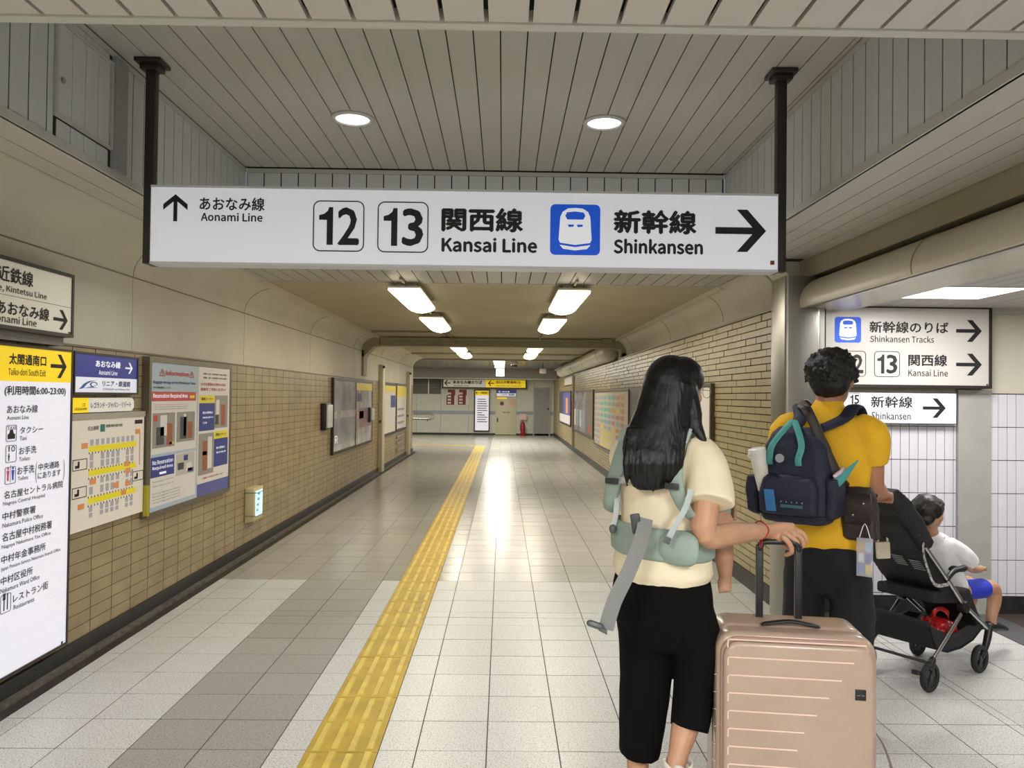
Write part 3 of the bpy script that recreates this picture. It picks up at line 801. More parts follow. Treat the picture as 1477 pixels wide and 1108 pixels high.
ic, q = frame_icon(8, 643, 23.5, 668); w = q[1]-q[0]; mb = MB(); man(mb, q[0]+w*.3, q[2]+w*.1, w*.45); man(mb, q[0]+w*.3, q[2]+w*.62, w*.4)
mb.ring(p, [(q[0]+w*(.68+.17*math.cos(k*PI/4)), q[2]+w*(.78+.17*math.sin(k*PI/4))) for k in range(8)], [(q[0]+w*(.68+.12*math.cos(k*PI/4)), q[2]+w*(.78+.12*math.sin(k*PI/4))) for k in range(8)], .001, .0022); mb.build('toilet_symbol', BLK, ic)
ic, q = frame_icon(7, 674.5, 22.4, 699.5); w = q[1]-q[0]; mb = MB(); man(mb, q[0]+w*.27, q[2]+w*.2, w*.8); mb.build('woman_symbol', M_pink, ic); mb = MB(); man(mb, q[0]+w*.73, q[2]+w*.2, w*.8); mb.build('man_symbol', M_blu, ic)
MB().pbox(p, q[0]+w*.49, q[0]+w*.51, q[2]+w*.1, q[2]+w*1.1, .001, .0022).build('divider', BLK, ic)
ic, q = frame_icon(0.5, 860, 15.5, 887); w = q[1]-q[0]; mb = MB()
for a in (.3, .62): mb.pbox(p, q[0]+w*a, q[0]+w*(a+.08), q[2]+w*.15, q[2]+w*1.15, .001, .0022)
for a in (.22, .32, .42): mb.pbox(p, q[0]+w*a, q[0]+w*(a+.04), q[2]+w*.85, q[2]+w*1.2, .001, .0022)
mb.pbox(p, q[0]+w*.22, q[0]+w*.46, q[2]+w*.8, q[2]+w*.87, .001, .0022); mb.build('cutlery_symbol', BLK, ic)
patch(p, p.rect(88, 926, 90.5, 930), t, BLK)
# upper sign
t, p, r = board('direction_sign', 'off-white dark framed sign above the yellow header, cut by the left picture edge', 'sign', 0, 367, 107, 473.5, .09, mat('sign_offwhite', (226, 222, 206), .4, emit=.06), .018, u0=2.85)
T('・近鉄線', -16, 377, 48, 401, .02); T('Meitetsu Line, Kintetsu Line', -70, 393.5, 67.7, 406, .012)
T('あおなみ線', -6, 431, 71, 451.5, .02); T('Aonami Line', -14, 450.5, 52.7, 462, .012)
arrow(p, p.rect(77, 445, 97.5, 474), t, off=.0022); patch(p, p.rect(98.5, 478.5, 101.5, 483), t, M_brown)
v = p.uv(0, 423.5)[1]; MB().pbox(p, r[0]+.02, r[1]-.02, v-.0015, v+.0015, 0, .001).build('ruled_line', mat('line_grey', (150, 146, 134), .5), t)
MB().pbox(p, r[0], r[1]-.03, r[2]-.045, r[2], -.088, -.03).build('mounting_bracket', mat('bracket_grey', (110, 108, 100), .5), t)
# blue sign
t, p, r = board('direction_sign', 'navy and white sign with small arrow beside the yellow header on the left wall', 'sign', 106.5, 506, 199.5, 569, .045, M_signw, .012)
vm = p.uv(107, 543)[1]; MB().pbox(p, r[0]+.012, r[1]-.012, vm, r[3]-.012, 0, .0012).build('header', M_signb, t)
WH = mat('white_ink', (238, 240, 248), .5, emit=.25); NAV = mat('navy_ink', (30, 44, 104), .6)
T('あおなみ線', 137.5, 519, 173.5, 529.5, .03, WH); T('Aonami Line', 142, 533.5, 169, 540.5, .015, WH); arrow(p, p.rect(180.5, 523, 191, 539), t, WH, off=.0022)
T('リニア・鉄道館', 147.5, 548.8, 187.5, 557.5, .02, NAV); T('SCMAGLEV and Railway Park', 148, 560, 186.7, 563.3, .005, NAV)
a, b, c, d = p.rect(113.7, 548, 142, 561.5); w = b-a; h = d-c
MB().poly(p, [(a+w*x, c+h*y) for x, y in ((0, 0), (.25, .62), (.5, .92), (.85, 1), (.6, .85), (.4, .6), (.22, .12))], .001, .0018).poly(p, [(a+w*x, c+h*y) for x, y in ((.22, .12), (.6, .3), (1, .2), (.62, .18))], .001, .0018).build('swoosh_logo', mat('swoosh_blue', (40, 100, 170), .5), t)
MB().ring(p, [(a+w*(.75+.2*math.cos(k*PI/5)), c+h*(.55+.3*math.sin(k*PI/5))) for k in range(8)], [(a+w*(.76+.15*math.cos(k*PI/5)), c+h*(.55+.22*math.sin(k*PI/5))) for k in range(8)], .001, .0018).build('swoosh_ring', NAV, t)
# arrow shaped sign
p = Panel(pw.o, pw.u, .03); a, b, c, d = p.rect(105, 574, 193.5, 596); hh = d-c
t = thing('arrow_sign', p.pt((a+b)/2, c, -.02), 'small white arrow-shaped sign with yellow square below the navy sign', 'sign')
MB().poly(p, [(a, c), (b-.03, c), (b, c+hh*.25), (b, c+hh*.75), (b-.03, d), (a, d)], -.028, 0).build('panel', mat('arrow_sign_white', (235, 234, 228), .4, emit=.1), t)
u2 = p.uv(127.5, 590)[0]; MB().pbox(p, a, u2, c, d, 0, .001).build('yellow_square', M_signy, t)
T('レゴランド・ジャパン・リゾート', 131, 580, 188.5, 589.5, .012); T('LEGOLAND', 107.5, 588.5, 125, 592, .03); T('コ', 118, 582, 122, 586.5, .02)
# station map board
t, p, r = board('map_board', 'cream evacuation map with yellow bands hanging below the arrow-shaped sign', 'map', 102, 607, 208, 771, .03, mat('map_cream', (232, 224, 210), .35, emit=.05), 0)
MB().pbox(p, r[0], r[1]+.01, r[3]-.0, r[3]+.035, -.02, .004).build('holder_strip', mat('holder_grey', (170, 162, 146), .4), t)
M_my = mat('map_yellow', (244, 228, 40), .5); M_mg = mat('map_grey', (176, 174, 182), .5); M_mo = mat('map_orange', (228, 150, 90), .5)
def mp(x0, y0, x1, y1, m, o=.001, n='print'): return patch(p, p.rect(x0, y0, x1, y1), t, m, 0, o, n)
ub = r[0]; W = r[1]-r[0]; Hh = r[3]-r[2]
def mf(a, b, c, d, m, o=.001, mb=None):
    q = (ub+W*a, ub+W*b, r[3]-Hh*d, r[3]-Hh*c)
    if mb is not None: mb.pbox(p, q[0], q[1], q[2], q[3], 0, o)
    else: patch(p, q, t, m, 0, o)
for y in (.245, .465, .72): mf(.22, .88, y, y+.055, M_my, .0012)
mb = MB()
for rowy, rh in ((.185, .055), (.315, .06), (.385, .06), (.545, .055), (.62, .07), (.80, .05), (.86, .04)):
    for k in range(9):
        if k in (1, 6) and rowy != .185: continue
        mf(.235+.07*k, .235+.07*k+.042, rowy, rowy+rh, None, .0008, mb)
mb.build('platform_marks', M_mg, t, kind='stuff')
mb = MB()
for y in (.300, .452, .532, .705, .785):
    for k in range(16): mf(.22+.04*k, .228+.04*k, y, y+.018, None, .0014, mb)
mb.build('stair_marks', BLK, t, kind='stuff')
mb = MB()
for a, b in ((.13, .21), (.86, .125), (.70, .44), (.72, .51), (.24, .55), (.55, .63), (.72, .64), (.66, .72), (.1, .755)): mf(a, a+.075, b, b+.05, None, .0018, mb)
mb.build('exit_marks', M_mo, t, kind='stuff')
mb = MB()
for a, b in ((.03, .35), (.03, .60), (.83, .56)):
    x0, x1, y1, y0 = ub+W*a, ub+W*(a+.17), r[3]-Hh*(b+.1), r[3]-Hh*b
    mb.ring(p, [(x0, y1), (x1, y1), (x1, y0), (x0, y0)], [(x0+.004, y1+.004), (x1-.004, y1+.004), (x1-.004, y0-.004), (x0+.004, y0-.004)], 0, .0015)
    mf(a+.06, a+.08, b+.02, b+.075, None, .0015, mb); mf(a+.03, a+.075, b+.055, b+.08, None, .0015, mb)
mb.build('route_box', BLK, t, kind='stuff')
mf(.93, .937, .14, .50, mat('route_red', (190, 90, 60), .5), .0015)
mf(.85, .97, .03, .07, BLK)
mf(.36, .42, .05, .12, mat('exit_teal', (30, 120, 110), .5))
text(p, '名古屋駅', (ub+W*.2, ub+W*.34, r[3]-Hh*.10, r[3]-Hh*.06), t, mat('grey_ink', (80, 80, 84), .6), .0015); text(p, '避難場所案内図', (ub+W*.43, ub+W*.66, r[3]-Hh*.085, r[3]-Hh*.055), t, MATS['grey_ink'], .0015)

# information posters in a silver frame
t, p, r = board('poster_case', 'silver framed case with two luggage information posters on the tan tiled wall', 'poster', 215, 514, 334, 748, .045, mat('poster_back', (200, 198, 190), .4), .035, mat('frame_olive_metal', (118, 112, 96), .35, metal=.7))
ub = r[0]+.035; W = r[1]-r[0]-.07; vb = r[3]-.03; Hh = r[3]-r[2]-.065
M_pb = mat('poster_blue_grey', (176, 194, 208), .3); M_pw = mat('poster_white', (226, 222, 218), .3); M_pr = mat('poster_red', (196, 70, 70), .35); M_pn = mat('poster_navy', (44, 60, 140), .35); M_py = mat('poster_yellow', (236, 218, 60), .35); M_pg = mat('poster_photo_grey', (150, 146, 140), .35); M_pd = mat('poster_dark', (64, 66, 74), .4); M_po = mat('poster_brown', (158, 90, 64), .4); M_ppl = mat('poster_periwinkle', (84, 88, 160), .35)
def pf_(a, b, c, d, m, o=.001): return patch(p, (ub+W*a, ub+W*b, vb-Hh*d, vb-Hh*c), t, m, 0, o)
def pt_(s, a, b, c, d, m=BLK, bold=.01): return text(p, s, (ub+W*a, ub+W*b, vb-Hh*d, vb-Hh*c), t, m, .0035, bold)
pf_(0, .535, 0, 1, M_pb); pf_(.545, 1, 0, 1, M_pw)
pf_(.01, .52, .215, .62, M_pw, .0015); pf_(.01, .52, .64, .97, M_pw, .0015)
pt_('⚠Information⚠', .08, .48, .045, .095, M_pr, .03); pt_('Baggage storage on the Shinkansen Trains', .02, .5, .125, .15, NAV, .02); pt_('特大荷物置場について', .02, .2, .165, .18)
pf_(.01, .51, .2, .265, M_pr, .002); pt_('Reservation Required Area', .02, .4, .212, .25, WH, .01); pf_(.43, .49, .225, .245, M_py, .0025)
for y in (.285, .3, .315): pt_('These areas can be used only with an advance reservation', .03, .4, y, y+.008, M_pr if y < .29 else BLK, 0)
pf_(.02, .26, .345, .58, M_pg, .002); pf_(.28, .5, .345, .56, M_pg, .002)
for q in ((.06, .14, .44, .56, M_pd), (.1, .17, .36, .5, M_pw), (.17, .23, .42, .57, M_po), (.03, .07, .36, .4, M_pr), (.32, .40, .38, .54, M_pd), (.36, .39, .36, .52, M_pw), (.41, .47, .42, .54, M_po), (.2, .25, .55, .565, M_py)): pf_(*q, .0028)
pf_(.01, .26, .64, .775, M_pn, .002); pt_('No Reservation', .025, .24, .66, .69, WH, .01); pt_('Required Area', .025, .24, .70, .73, WH, .01); pf_(.1, .17, .745, .76, WH, .0028)
pf_(.28, .5, .645, .8, mat('poster_photo_beige', (196, 190, 180), .35), .002)
for q in ((.30, .37, .71, .76, M_pd), (.37, .42, .66, .7, M_pn), (.40, .47, .72, .78, M_pw), (.42, .49, .76, .79, M_pn)): pf_(*q, .0028)
for y in (.80, .83, .88, .9, .92, .94): pt_('Please keep your baggage with you and follow the staff', .03, .33 if y > .85 else .25, y, y+.008, BLK, 0)
for y in (.05, .08): pt_('東海道・山陽・九州新幹線をご利用のお客様へ', .6, .95, y, y+.014, BLK)
pt_('大きな荷物をお持ちの方は', .57, .93, .125, .15, M_pr, .02); pt_('座席をご予約ください!', .57, .93, .165, .19, M_pr, .02)
pf_(.555, .77, .225, .285, M_py, .002); pf_(.555, .77, .285, .50, M_pn, .002); pf_(.77, .97, .225, .49, M_pg, .002)
for q in ((.79, .84, .26, .38, M_pw), (.78, .83, .38, .46, M_pd), (.87, .93, .30, .47, M_po)): pf_(*q, .0028)
pt_('荷物コーナー', .58, .74, .24, .265, BLK); pt_('特大荷物は', .6, .74, .35, .37, WH); pt_('予約が必要です', .6, .75, .39, .405, WH); pt_('ご注意', .6, .66, .43, .445, WH)
pf_(.77, .98, .515, .575, M_py, .002); pf_(.77, .98, .575, .80, M_pn, .002); pf_(.555, .765, .52, .84, M_pg, .002)
for q in ((.68, .74, .55, .8, M_pw), (.61, .67, .58, .81, M_po), (.61, .67, .66, .69, M_pd)): pf_(*q, .0028)
pt_('荷物スペース', .79, .95, .53, .555, BLK); pt_('特大荷物は', .8, .93, .64, .66, WH); pt_('後方座席', .8, .95, .68, .695, WH)
pf_(.545, 1, .905, 1, M_ppl, .002); pt_('ご理解とご協力をお願いします', .6, .92, .86, .875, M_pr)
MB().pbox(Panel(pw.o, pw.u, .045), r[0]-.004, r[0]+.026, r[2]+.02, r[2]+.22, -.02, .008).build('yellow_edge_tape', mat('tape_yellow', (170, 160, 40), .6), t)

# guidance device
X1 = -2.265; ya = onX(366, 740, X1).y; yb = onX(379, 740, X1).y; z0 = onX(351, 757, XL+.01).z; z1 = onX(366, 705, X1).z
t = thing('guidance_terminal', (XL+.05, (ya+yb)/2, z0), 'small beige guidance box with glowing cyan screen low on the left tiled wall', 'device')
mb = MB().prism([(XL+.002, ya, z0), (X1, ya, z0+.02), (X1, ya, z1), (XL+.002, ya, z1)], (0, yb-ya, 0)); mb.build('housing', mat('device_beige', (206, 192, 150), .45), t, bevel=.005)
MB().box((X1, ya+.045, z0+.06), (X1+.003, yb-.03, z1-.03)).build('screen', mat('screen_cyan', (170, 232, 236), .3, emit=1.1), t)
pdev = Panel((X1, 0, 0), (0, 1, 0), .0035); mb = MB()
for k in range(4): mb.pbox(pdev, ya+.07+.01*k, ya+.12+.015*k, z0+.1+.05*k, z0+.125+.05*k, 0, .001)
mb.build('screen_marks', mat('screen_green', (60, 170, 150), .4, emit=.4), t)
for z in (z0+.07, z1-.04): mb = MB(); mb.tube([(XL, ya-.01, z), (X1+.03, ya-.01, z), (X1+.03, yb+.01, z), (XL, yb+.01, z)], .004, 6); mb.build('guard_bar', M_alu, t, smooth='auto')

# posters farther along the left wall
M_ph1 = mat('poster_slate', (120, 124, 140), .22, noise=.3, nscale=2.5, col2=(168, 170, 180)); M_ph2 = mat('poster_pale', (200, 200, 206), .22, noise=.2, nscale=3, col2=(160, 150, 156))
t, p, r = board('framed_poster', 'dark framed pair of glossy posters between two black wall units on the left tiled wall', 'poster', 481.5, 544.6, 537.5, 656.5, .035, M_ph2, .04)
um = p.uv(513, 600)[0]
patch(p, (r[0]+.04, um-.02, r[2]+.12, r[3]-.04), t, M_ph1); MB().pbox(p, um-.02, um+.02, r[2], r[3], 0, .006).build('divider', M_frame, t)
patch(p, (um+.02, r[1]-.04, r[3]-.16, r[3]-.04), t, M_py); patch(p, (um+.1, um+.5, r[3]-.34, r[3]-.22), t, M_pn, 0, .002); patch(p, (um+.1, um+.7, r[3]-.62, r[3]-.5), t, mat('poster_salmon', (214, 150, 140), .3), 0, .002)
patch(p, (um+.3, r[1]-.1, r[2]+.3, r[2]+.62), t, mat('poster_mauve', (150, 120, 130), .3), 0, .002); patch(p, (r[0]+.04, um-.02, r[2]+.5, r[2]+.6), t, M_ph2, 0, .002)
text(p, 'R', (r[0]+.12, r[0]+.3, r[2]+.15, r[2]+.26), t, WH, .003)
for (x0, y0, x1, y1, lb) in ((473.5, 582, 482.5, 621, 'black wall unit with white cover left of the paired posters'), (536.5, 588, 544, 609, 'small black wall unit with white cover right of the paired posters')):
    p = Panel(pw.o, pw.u, .1); a, b, c, d = p.rect(x0, y0, x1, y1); b = a+.32
    t = thing('wall_unit', p.pt((a+b)/2, c, -.05), lb, 'device'); MB().pbox(p, a, b, c, d, -.098, -.03).build('base', mat('black_plastic', (24, 24, 26), .4), t, bevel=.005)
    MB().pbox(p, a+.02, b-.02, c+.03, d-.02, -.03, 0).build('cover', mat('unit_white', (196, 198, 196), .35), t, bevel=.01)
t, p, r = board('framed_poster', 'framed white notice with yellow top edge between the two cream door leaves, nearer one', 'poster', 554.5, 552, 571.5, 630, .035, M_pw, .05)
patch(p, (r[0]+.05, r[1]-.05, r[3]-.18, r[3]-.05), t, M_py); patch(p, (r[0]+.9, r[1]-.1, r[3]-.5, r[3]-.25), t, M_pn, 0, .002)
t, p, r = board('framed_poster', 'framed white notice with yellow top edge between the two cream door leaves, farther one', 'poster', 572.3, 553, 587, 623, .035, M_pw, .05)
patch(p, (r[0]+.05, r[1]-.05, r[3]-.3, r[3]-.05), t, M_py); 
mb = MB()
for k in range(7): mb.pbox(p, r[0]+.2, r[1]-.5, r[3]-.6-.15*k, r[3]-.55-.15*k, 0, .001)
mb.build('print', mat('pale_ink', (150, 150, 158), .5), t)
M_doorc = mat('door_cream', (196, 188, 160), .5)
for i, (y, nm) in enumerate(((14.9, 'nearer'), (19.2, 'farther'))):
    t = thing('door_leaf', (XL+.05, y, 0), f'{nm} narrow cream metal door edge standing out from the left tiled wall', 'door')
    MB().box((XL+.001, y, .02), (XL+.085, y+.28, 2.05)).build('leaf', M_doorc, t, bevel=.004)
    MB().box((XL+.03, y-.02, .95), (XL+.06, y, 1.0)).build('lock', M_pd, t); MB().box((XL+.08, y-.03, 1.98), (XL+.12, y, 2.03)).build('closer', M_pd, t)
# door 2 panel area between
# right wall posters ------------------------------------------------------
pr_ = Panel((XR, 0, 0), (0, -1, 0))
M_fb = mat('frame_bronze', (84, 74, 58), .35, metal=.6)
def rboard(label, x0, y0, x1, y1, m, off=.04, fr=.04): return board('framed_poster', label, 'poster', x0, y0, x1, y1, off, m, fr, M_fb, pnl=pr_)
t, p, r = rboard('bronze framed dark poster on the brick wall just behind the woman with long black hair', 909, 560, 1026, 664, M_pw)
w = r[1]-r[0]; patch(p, (r[0]+.04, r[0]+w*.45, r[2]+.04, r[3]-.04), t, mat('poster_taupe', (96, 88, 84), .3, noise=.2, nscale=3)); patch(p, (r[0]+w*.55, r[1]-.06, r[2]+.1, r[2]+.5), t, M_po, 0, .002)
t, p, r = rboard('bronze framed colourful guide map poster on the brick wall, left of the woman', 857.5, 564, 907, 641, mat('poster_sand', (206, 196, 176), .3))
w = r[1]-r[0]; h = r[3]-r[2]
cols = [mat('guide_teal', (110, 176, 176), .4), mat('guide_yellow', (226, 206, 90), .4), mat('guide_pink', (206, 130, 120), .4), mat('guide_orange', (214, 150, 96), .4), mat('guide_grey', (170, 170, 174), .4)]
rnd = random.Random(3)
for i in range(8):
    for j in range(9):
        m_ = cols[0] if (2 <= i <= 4 and j > 3) else cols[1] if (i in (2, 3, 4, 5) and j < 3) else cols[2] if i > 5 and rnd.random() < .5 else cols[4] if i < 2 else rnd.choice(cols)
        patch(p, (r[0]+.05+w*.115*i, r[0]+.05+w*.115*i+w*.085, r[2]+.05+h*.1*j, r[2]+.05+h*.1*j+h*.06), t, m_)
t, p, r = rboard('bronze framed poster with blue and dark stripes on the brick wall beside the guide map', 828.5, 564, 855.5, 621, M_ph1)
w = r[1]-r[0]; h = r[3]-r[2]
for i in range(4): patch(p, (r[0]+.06+w*.16*i, r[0]+w*.16*i+w*.12, r[2]+h*.15, r[2]+h*.55), t, mat('poster_sky', (150, 180, 206), .3) if i % 2 else M_pw)
patch(p, (r[0]+w*.66, r[1]-.05, r[2]+.05, r[3]-.05), t, mat('poster_olive', (120, 110, 96), .3)); patch(p, (r[0]+w*.8, r[0]+w*.9, r[2]+h*.1, r[2]+h*.25), t, M_pr, 0, .002)
t, p, r = rboard('farthest bronze framed poster on the brick wall, blue with white lower band', 807.5, 565, 823, 609, M_ppl)
w = r[1]-r[0]; h = r[3]-r[2]; patch(p, (r[0]+.05, r[1]-.05, r[2]+.05, r[2]+h*.3), t, M_pw); patch(p, (r[0]+.05, r[0]+w*.35, r[2]+h*.3, r[3]-.05), t, M_pd); patch(p, (r[0]+w*.6, r[1]-w*.2, r[2]+h*.35, r[3]-.2), t, cols[3])
q = onX(827, 600, XR-.03); t = thing('steel_post', (XR-.03, q.y, .13), 'tall slim metal post on the right brick wall before the farthest posters', 'post')
MB().box((XR-.06, q.y-.1, .13), (XR-.001, q.y+.1, 2.06)).build('shaft', M_steel, t); MB().box((XR-.065, q.y-.02, .13), (XR-.06, q.y+.06, 2.06)).build('strip', M_po, t)
t, p, r = board('small_sign', 'small white square sign on the right wall above the farthest poster', 'sign', 814, 544, 825.5, 557.5, .03, mat('small_sign_white', (206, 202, 190), .4), .03, M_fb, pnl=pr_)
text(p, 'お手洗', (r[0]+.2, r[1]-.2, r[2]+.22, r[2]+.3), t, MATS['grey_ink'], .002)
# duct above right wall far section
mb = MB(); mb.tube([(1.86, 13.62, 2.265), (1.86, 25.0, 2.265)], .155, 20, cap='round'); tag(mb.build('ventilation_duct', mat('duct_cream', (190, 186, 170), .4), smooth='auto'), 'fat cream round duct along the top of the right wall beyond the corridor beam', 'duct')
mb = MB()
for y in (14.5, 17.2, 20, 23): mb.tube([(1.86+.157*math.cos(a*PI/8+PI/2), y, 2.265+.157*math.sin(a*PI/8+PI/2)) for a in range(17)], .004, 5)
du = bpy.data.objects['ventilation_duct']; mb.build('duct_seam', MATS['seam_shadow'], du)

# signs on the side wall -----------------------------------------------------
ps = Panel((0, YW, 0), (1, 0, 0))
t, p, r = board('direction_sign', 'large off-white sign with dark frame and two arrows on the side passage wall', 'sign', 1185.5, 439, 1430.5, 558, .10, mat('sign_warm_white', (200, 195, 190), .3, emit=.03), .02, pnl=ps)  # unlit sign, a slight glow is put into its face
train_icon(p, p.rect(1204, 457, 1242, 494), t)
T('新幹線のりば', 1254, 463, 1368, 480, .02); T('Shinkansen Tracks', 1255, 484, 1347, 493.5, .008)
arrow(p, p.rect(1379, 461.5, 1416, 493), t, off=.002)
numbox(p, p.rect(1212, 506, 1249, 543), '12', t, .002); numbox(p, p.rect(1261, 506.5, 1298, 543.5), '13', t, .002)
T('関西線', 1310, 511, 1366, 528, .02); T('Kansai Line', 1310, 533, 1367, 542.5, .008)
arrow(p, p.rect(1379, 510, 1416, 541.5), t, off=.002); patch(p, p.rect(1422.5, 554, 1425.5, 557), t, M_brown)
t, p, r = board('direction_sign', 'smaller bright white sign with one arrow right below the large side passage sign', 'sign', 1150, 564, 1380, 609.5, .06, mat('sign_bright_white', (232, 232, 240), .35, emit=.22), .004, mat('thin_edge', (60, 60, 64), .5), pnl=ps)
numbox(p, p.rect(1224, 567, 1241, 585), '15', t, .002); numbox(p, p.rect(1200, 567, 1217, 585), '14', t, .002)
T('新幹線', 1256, 571, 1316, 588, .015); T('Shinkansen', 1257, 594, 1313.5, 605, .005); arrow(p, p.rect(1331, 574.5, 1364, 602.5), t, off=.002)

# far hall objects -----------------------------------------------------------
def far(name, label, cat, x0, y0, x1, y1, off, m, fr=.04, fm=M_frame): return board(name, label, cat, x0, y0, x1, y1, off, m, fr, fm, pnl=pnB)
t, p, r = far('direction_sign', 'long white and yellow sign high on the far end wall with arrows pointing left', 'sign', 637.8, 545.5, 760, 560, .25, mat('far_sign_white', (214, 208, 196), .4, emit=.12), .05)
um = p.uv(701, 552)[0]; MB().pbox(p, um, r[1]-.05, r[2]+.05, r[3]-.05, 0, .002).build('yellow_panel', M_signy, t)
arrow(p, p.rect(641, 548.5, 650, 556.5), t, d='l', off=.004); arrow(p, p.rect(704, 549, 712.5, 557), t, d='l', off=.004)
T('あおなみ線のりば', 653.5, 548.7, 695.5, 553.8, .04); T('Aonami Line', 654, 555, 676, 557, .02); T('出口(太閤通南口)', 715.4, 549.2, 751, 554, .03, mat('brown_ink', (110, 90, 20), .5)); T('Exit (Taiko-dori South Exit)', 716, 555.5, 752, 557.8, .02, MATS['brown_ink'])
for i, x in enumerate((644.2, 660.8)):
    t, p, r = far('poster', f'{("left", "right")[i]} one of two small dark red and white posters on the far wall', 'poster', x, 561.3, x+15.6, 583.8, .01, mat('far_poster_white', (222, 208, 206), .5), 0)
    w = r[1]-r[0]; h = r[3]-r[2]; mr = mat('far_poster_maroon', (118, 40, 52), .5)
    patch(p, (r[0], r[0]+w*.72, r[2], r[2]+h*.6), t, mr, 0, .003); patch(p, (r[0]+w*.1, r[0]+w*.8, r[2]+h*.6, r[2]+h*.97), t, mr, 0, .003)
    for k in range(4): patch(p, (r[0]+w*.1, r[0]+w*.42, r[2]+h*(.06+.2*k), r[2]+h*(.18+.2*k)), t, MATS['far_poster_white'], 0, .005)
t, p, r = far('directory_board', 'tall white board with yellow header hanging on the far end wall', 'sign', 684.2, 562, 706.8, 622.4, .08, M_signl)
MB().pbox(p, r[0]+.04, r[1]-.04, r[3]-.22, r[3]-.04, 0, .002).build('header', M_signy, t); arrow(p, p.rect(686, 564.5, 691, 569), t, d='l', off=.004); T('太閤通南口', 692.5, 565, 705, 568.5, .03)
mb = MB(); rnd = random.Random(5)
for k in range(11): mb.pbox(p, r[0]+.12, r[0]+rnd.uniform(.3, .52), r[3]-.38-.085*k, r[3]-.35-.085*k, 0, .002)
mb.build('lettering', MATS['grey_ink'], t)
t, p, r = far('direction_sign', 'small navy and white sign above the cream cabinet door on the far wall', 'sign', 716, 562.5, 744.8, 572, .05, M_signw, .01)
MB().pbox(p, r[0], r[1], (r[2]+r[3])/2, r[3], 0, .002).build('header', M_signb, t); arrow(p, p.rect(719, 563.5, 723, 566.7), t, WH, d='l', off=.004); T('あおなみ線', 724.5, 564, 735, 566.3, .04, WH); T('リニア・鉄道館', 724, 568, 742, 570.5, .03, NAV)
patch(p, (r[0]+.03, r[0]+.4, r[2]-.1, r[2]-.03), t, M_signy, -.04, -.03)
p = Panel((0, YF, 0), (1, 0, 0)); r = p.rect(714.8, 575.5, 744.8, 627)
t = thing('hydrant_cabinet', p.pt((r[0]+r[1])/2, 0, -.0), 'cream fire hydrant cabinet with round red lamp on the far end wall', 'cabinet')
MB().pbox(p, r[0], r[1], .02, r[3], 0, .03).build('door', mat('cabinet_cream', (208, 200, 168), .4), t, bevel=.006)
q = p.uv(724, 582); mb = MB(); mb.tube([p.pt(q[0], q[1], .03), p.pt(q[0], q[1], .07)], .075, 16); mb.build('red_lamp', mat('lamp_red', (110, 20, 18), .3), t, smooth='auto')
for x in (736.5,): q = p.rect(x-1.5, 579, x+6.5, 585.5); patch(p, q, t, mat('label_pink', (226, 176, 160), .5), .03, .034)
textpx(p, '消火栓', 724.5, 594, 735.5, 595.8, t, BLK, .034, .02); patch(p, p.rect(716.7, 603, 718.5, 609), t, M_pd, .03, .05)
q = P(754, 627, YF-.35); t = thing('fire_extinguisher', (q.x, YF-.35, 0), 'red fire extinguisher on a stand with a sign, against the far end wall', 'extinguisher')
mb = MB(); mb.tube([(q.x, YF-.35, .03), (q.x, YF-.35, .06), (q.x, YF-.35, .42), (q.x, YF-.35, .48), (q.x, YF-.35, .52)], [.08, .085, .085, .06, .025], 16); mb.build('cylinder', mat('extinguisher_red', (150, 26, 30), .35), t, smooth='auto')
MB().box((q.x-.12, YF-.45, 0), (q.x+.12, YF-.2, .03)).build('base', mat('base_red', (120, 20, 24), .5), t); mb = MB(); mb.tube([(q.x, YF-.22, .03), (q.x, YF-.22, .62)], .012, 8); mb.build('pole', M_alu, t)
MB().box((q.x-.13, YF-.23, .60), (q.x+.13, YF-.22, .82)).build('sign_plate', mat('plate_pink', (226, 190, 180), .5), t); mb = MB(); mb.tube([(q.x, YF-.35, .52), (q.x-.05, YF-.36, .56), (q.x-.1, YF-.37, .45), (q.x-.1, YF-.37, .2)], .01, 8, sub=4); mb.build('hose', MATS['black_plastic'], t)
r = p.rect(769.3, 558.8, 794, 627); t = thing('service_door', p.pt((r[0]+r[1])/2, 0, 0), 'plain grey metal door on the far end wall beside the extinguisher', 'door')
MB().pbox(p, r[0]+.05, r[1]-.05, .01, r[3]-.05, 0, .02).build('leaf', mat('door_grey', (150, 150, 146), .45), t); MB().pbox(p, r[0], r[0]+.05, 0, r[3], 0, .04).pbox(p, r[1]-.05, r[1], 0, r[3], 0, .04).pbox(p, r[0]+.05, r[1]-.05, r[3]-.05, r[3], 0, .04).build('frame', mat('door_frame_grey', (170, 168, 160), .45), t)
q = p.uv(790.5, 590); mb = MB(); mb.ball(p.pt(q[0], q[1], .05), .035); mb.build('handle', M_pd, t, smooth=True)
r = p.rect(601, 546, 636, 568); t = thing('louvred_window', p.pt((r[0]+r[1])/2, r[2], 0), 'dark louvred window high at the left of the far end wall', 'window')
MB().pbox(p, r[0]-.6, r[1], r[2], r[3], -.01, .012).build('dark_opening', mat('louvre_dark', (70, 68, 60), .5), t)
n = 8
for k in range(n): z = r[2]+.03+(r[3]-r[2]-.06)*k/n; MB().pbox(p, r[0]-.6, r[1]-.02, z, z+.04, .012, .03).build('louvre', mat('louvre_paint', (112, 108, 94), .5), t)
MB().pbox(p, (r[0]+r[1])/2-.02, (r[0]+r[1])/2+.02, r[2], r[3], .03, .045).build('mullion', M_alu, t)
a, b = p.uv(600, 596), p.uv(624.5, 603.5); t = thing('handrail', p.pt(b[0]-.3, b[1], .06), 'double chrome handrail with rounded end at the left of the far hall', 'handrail')
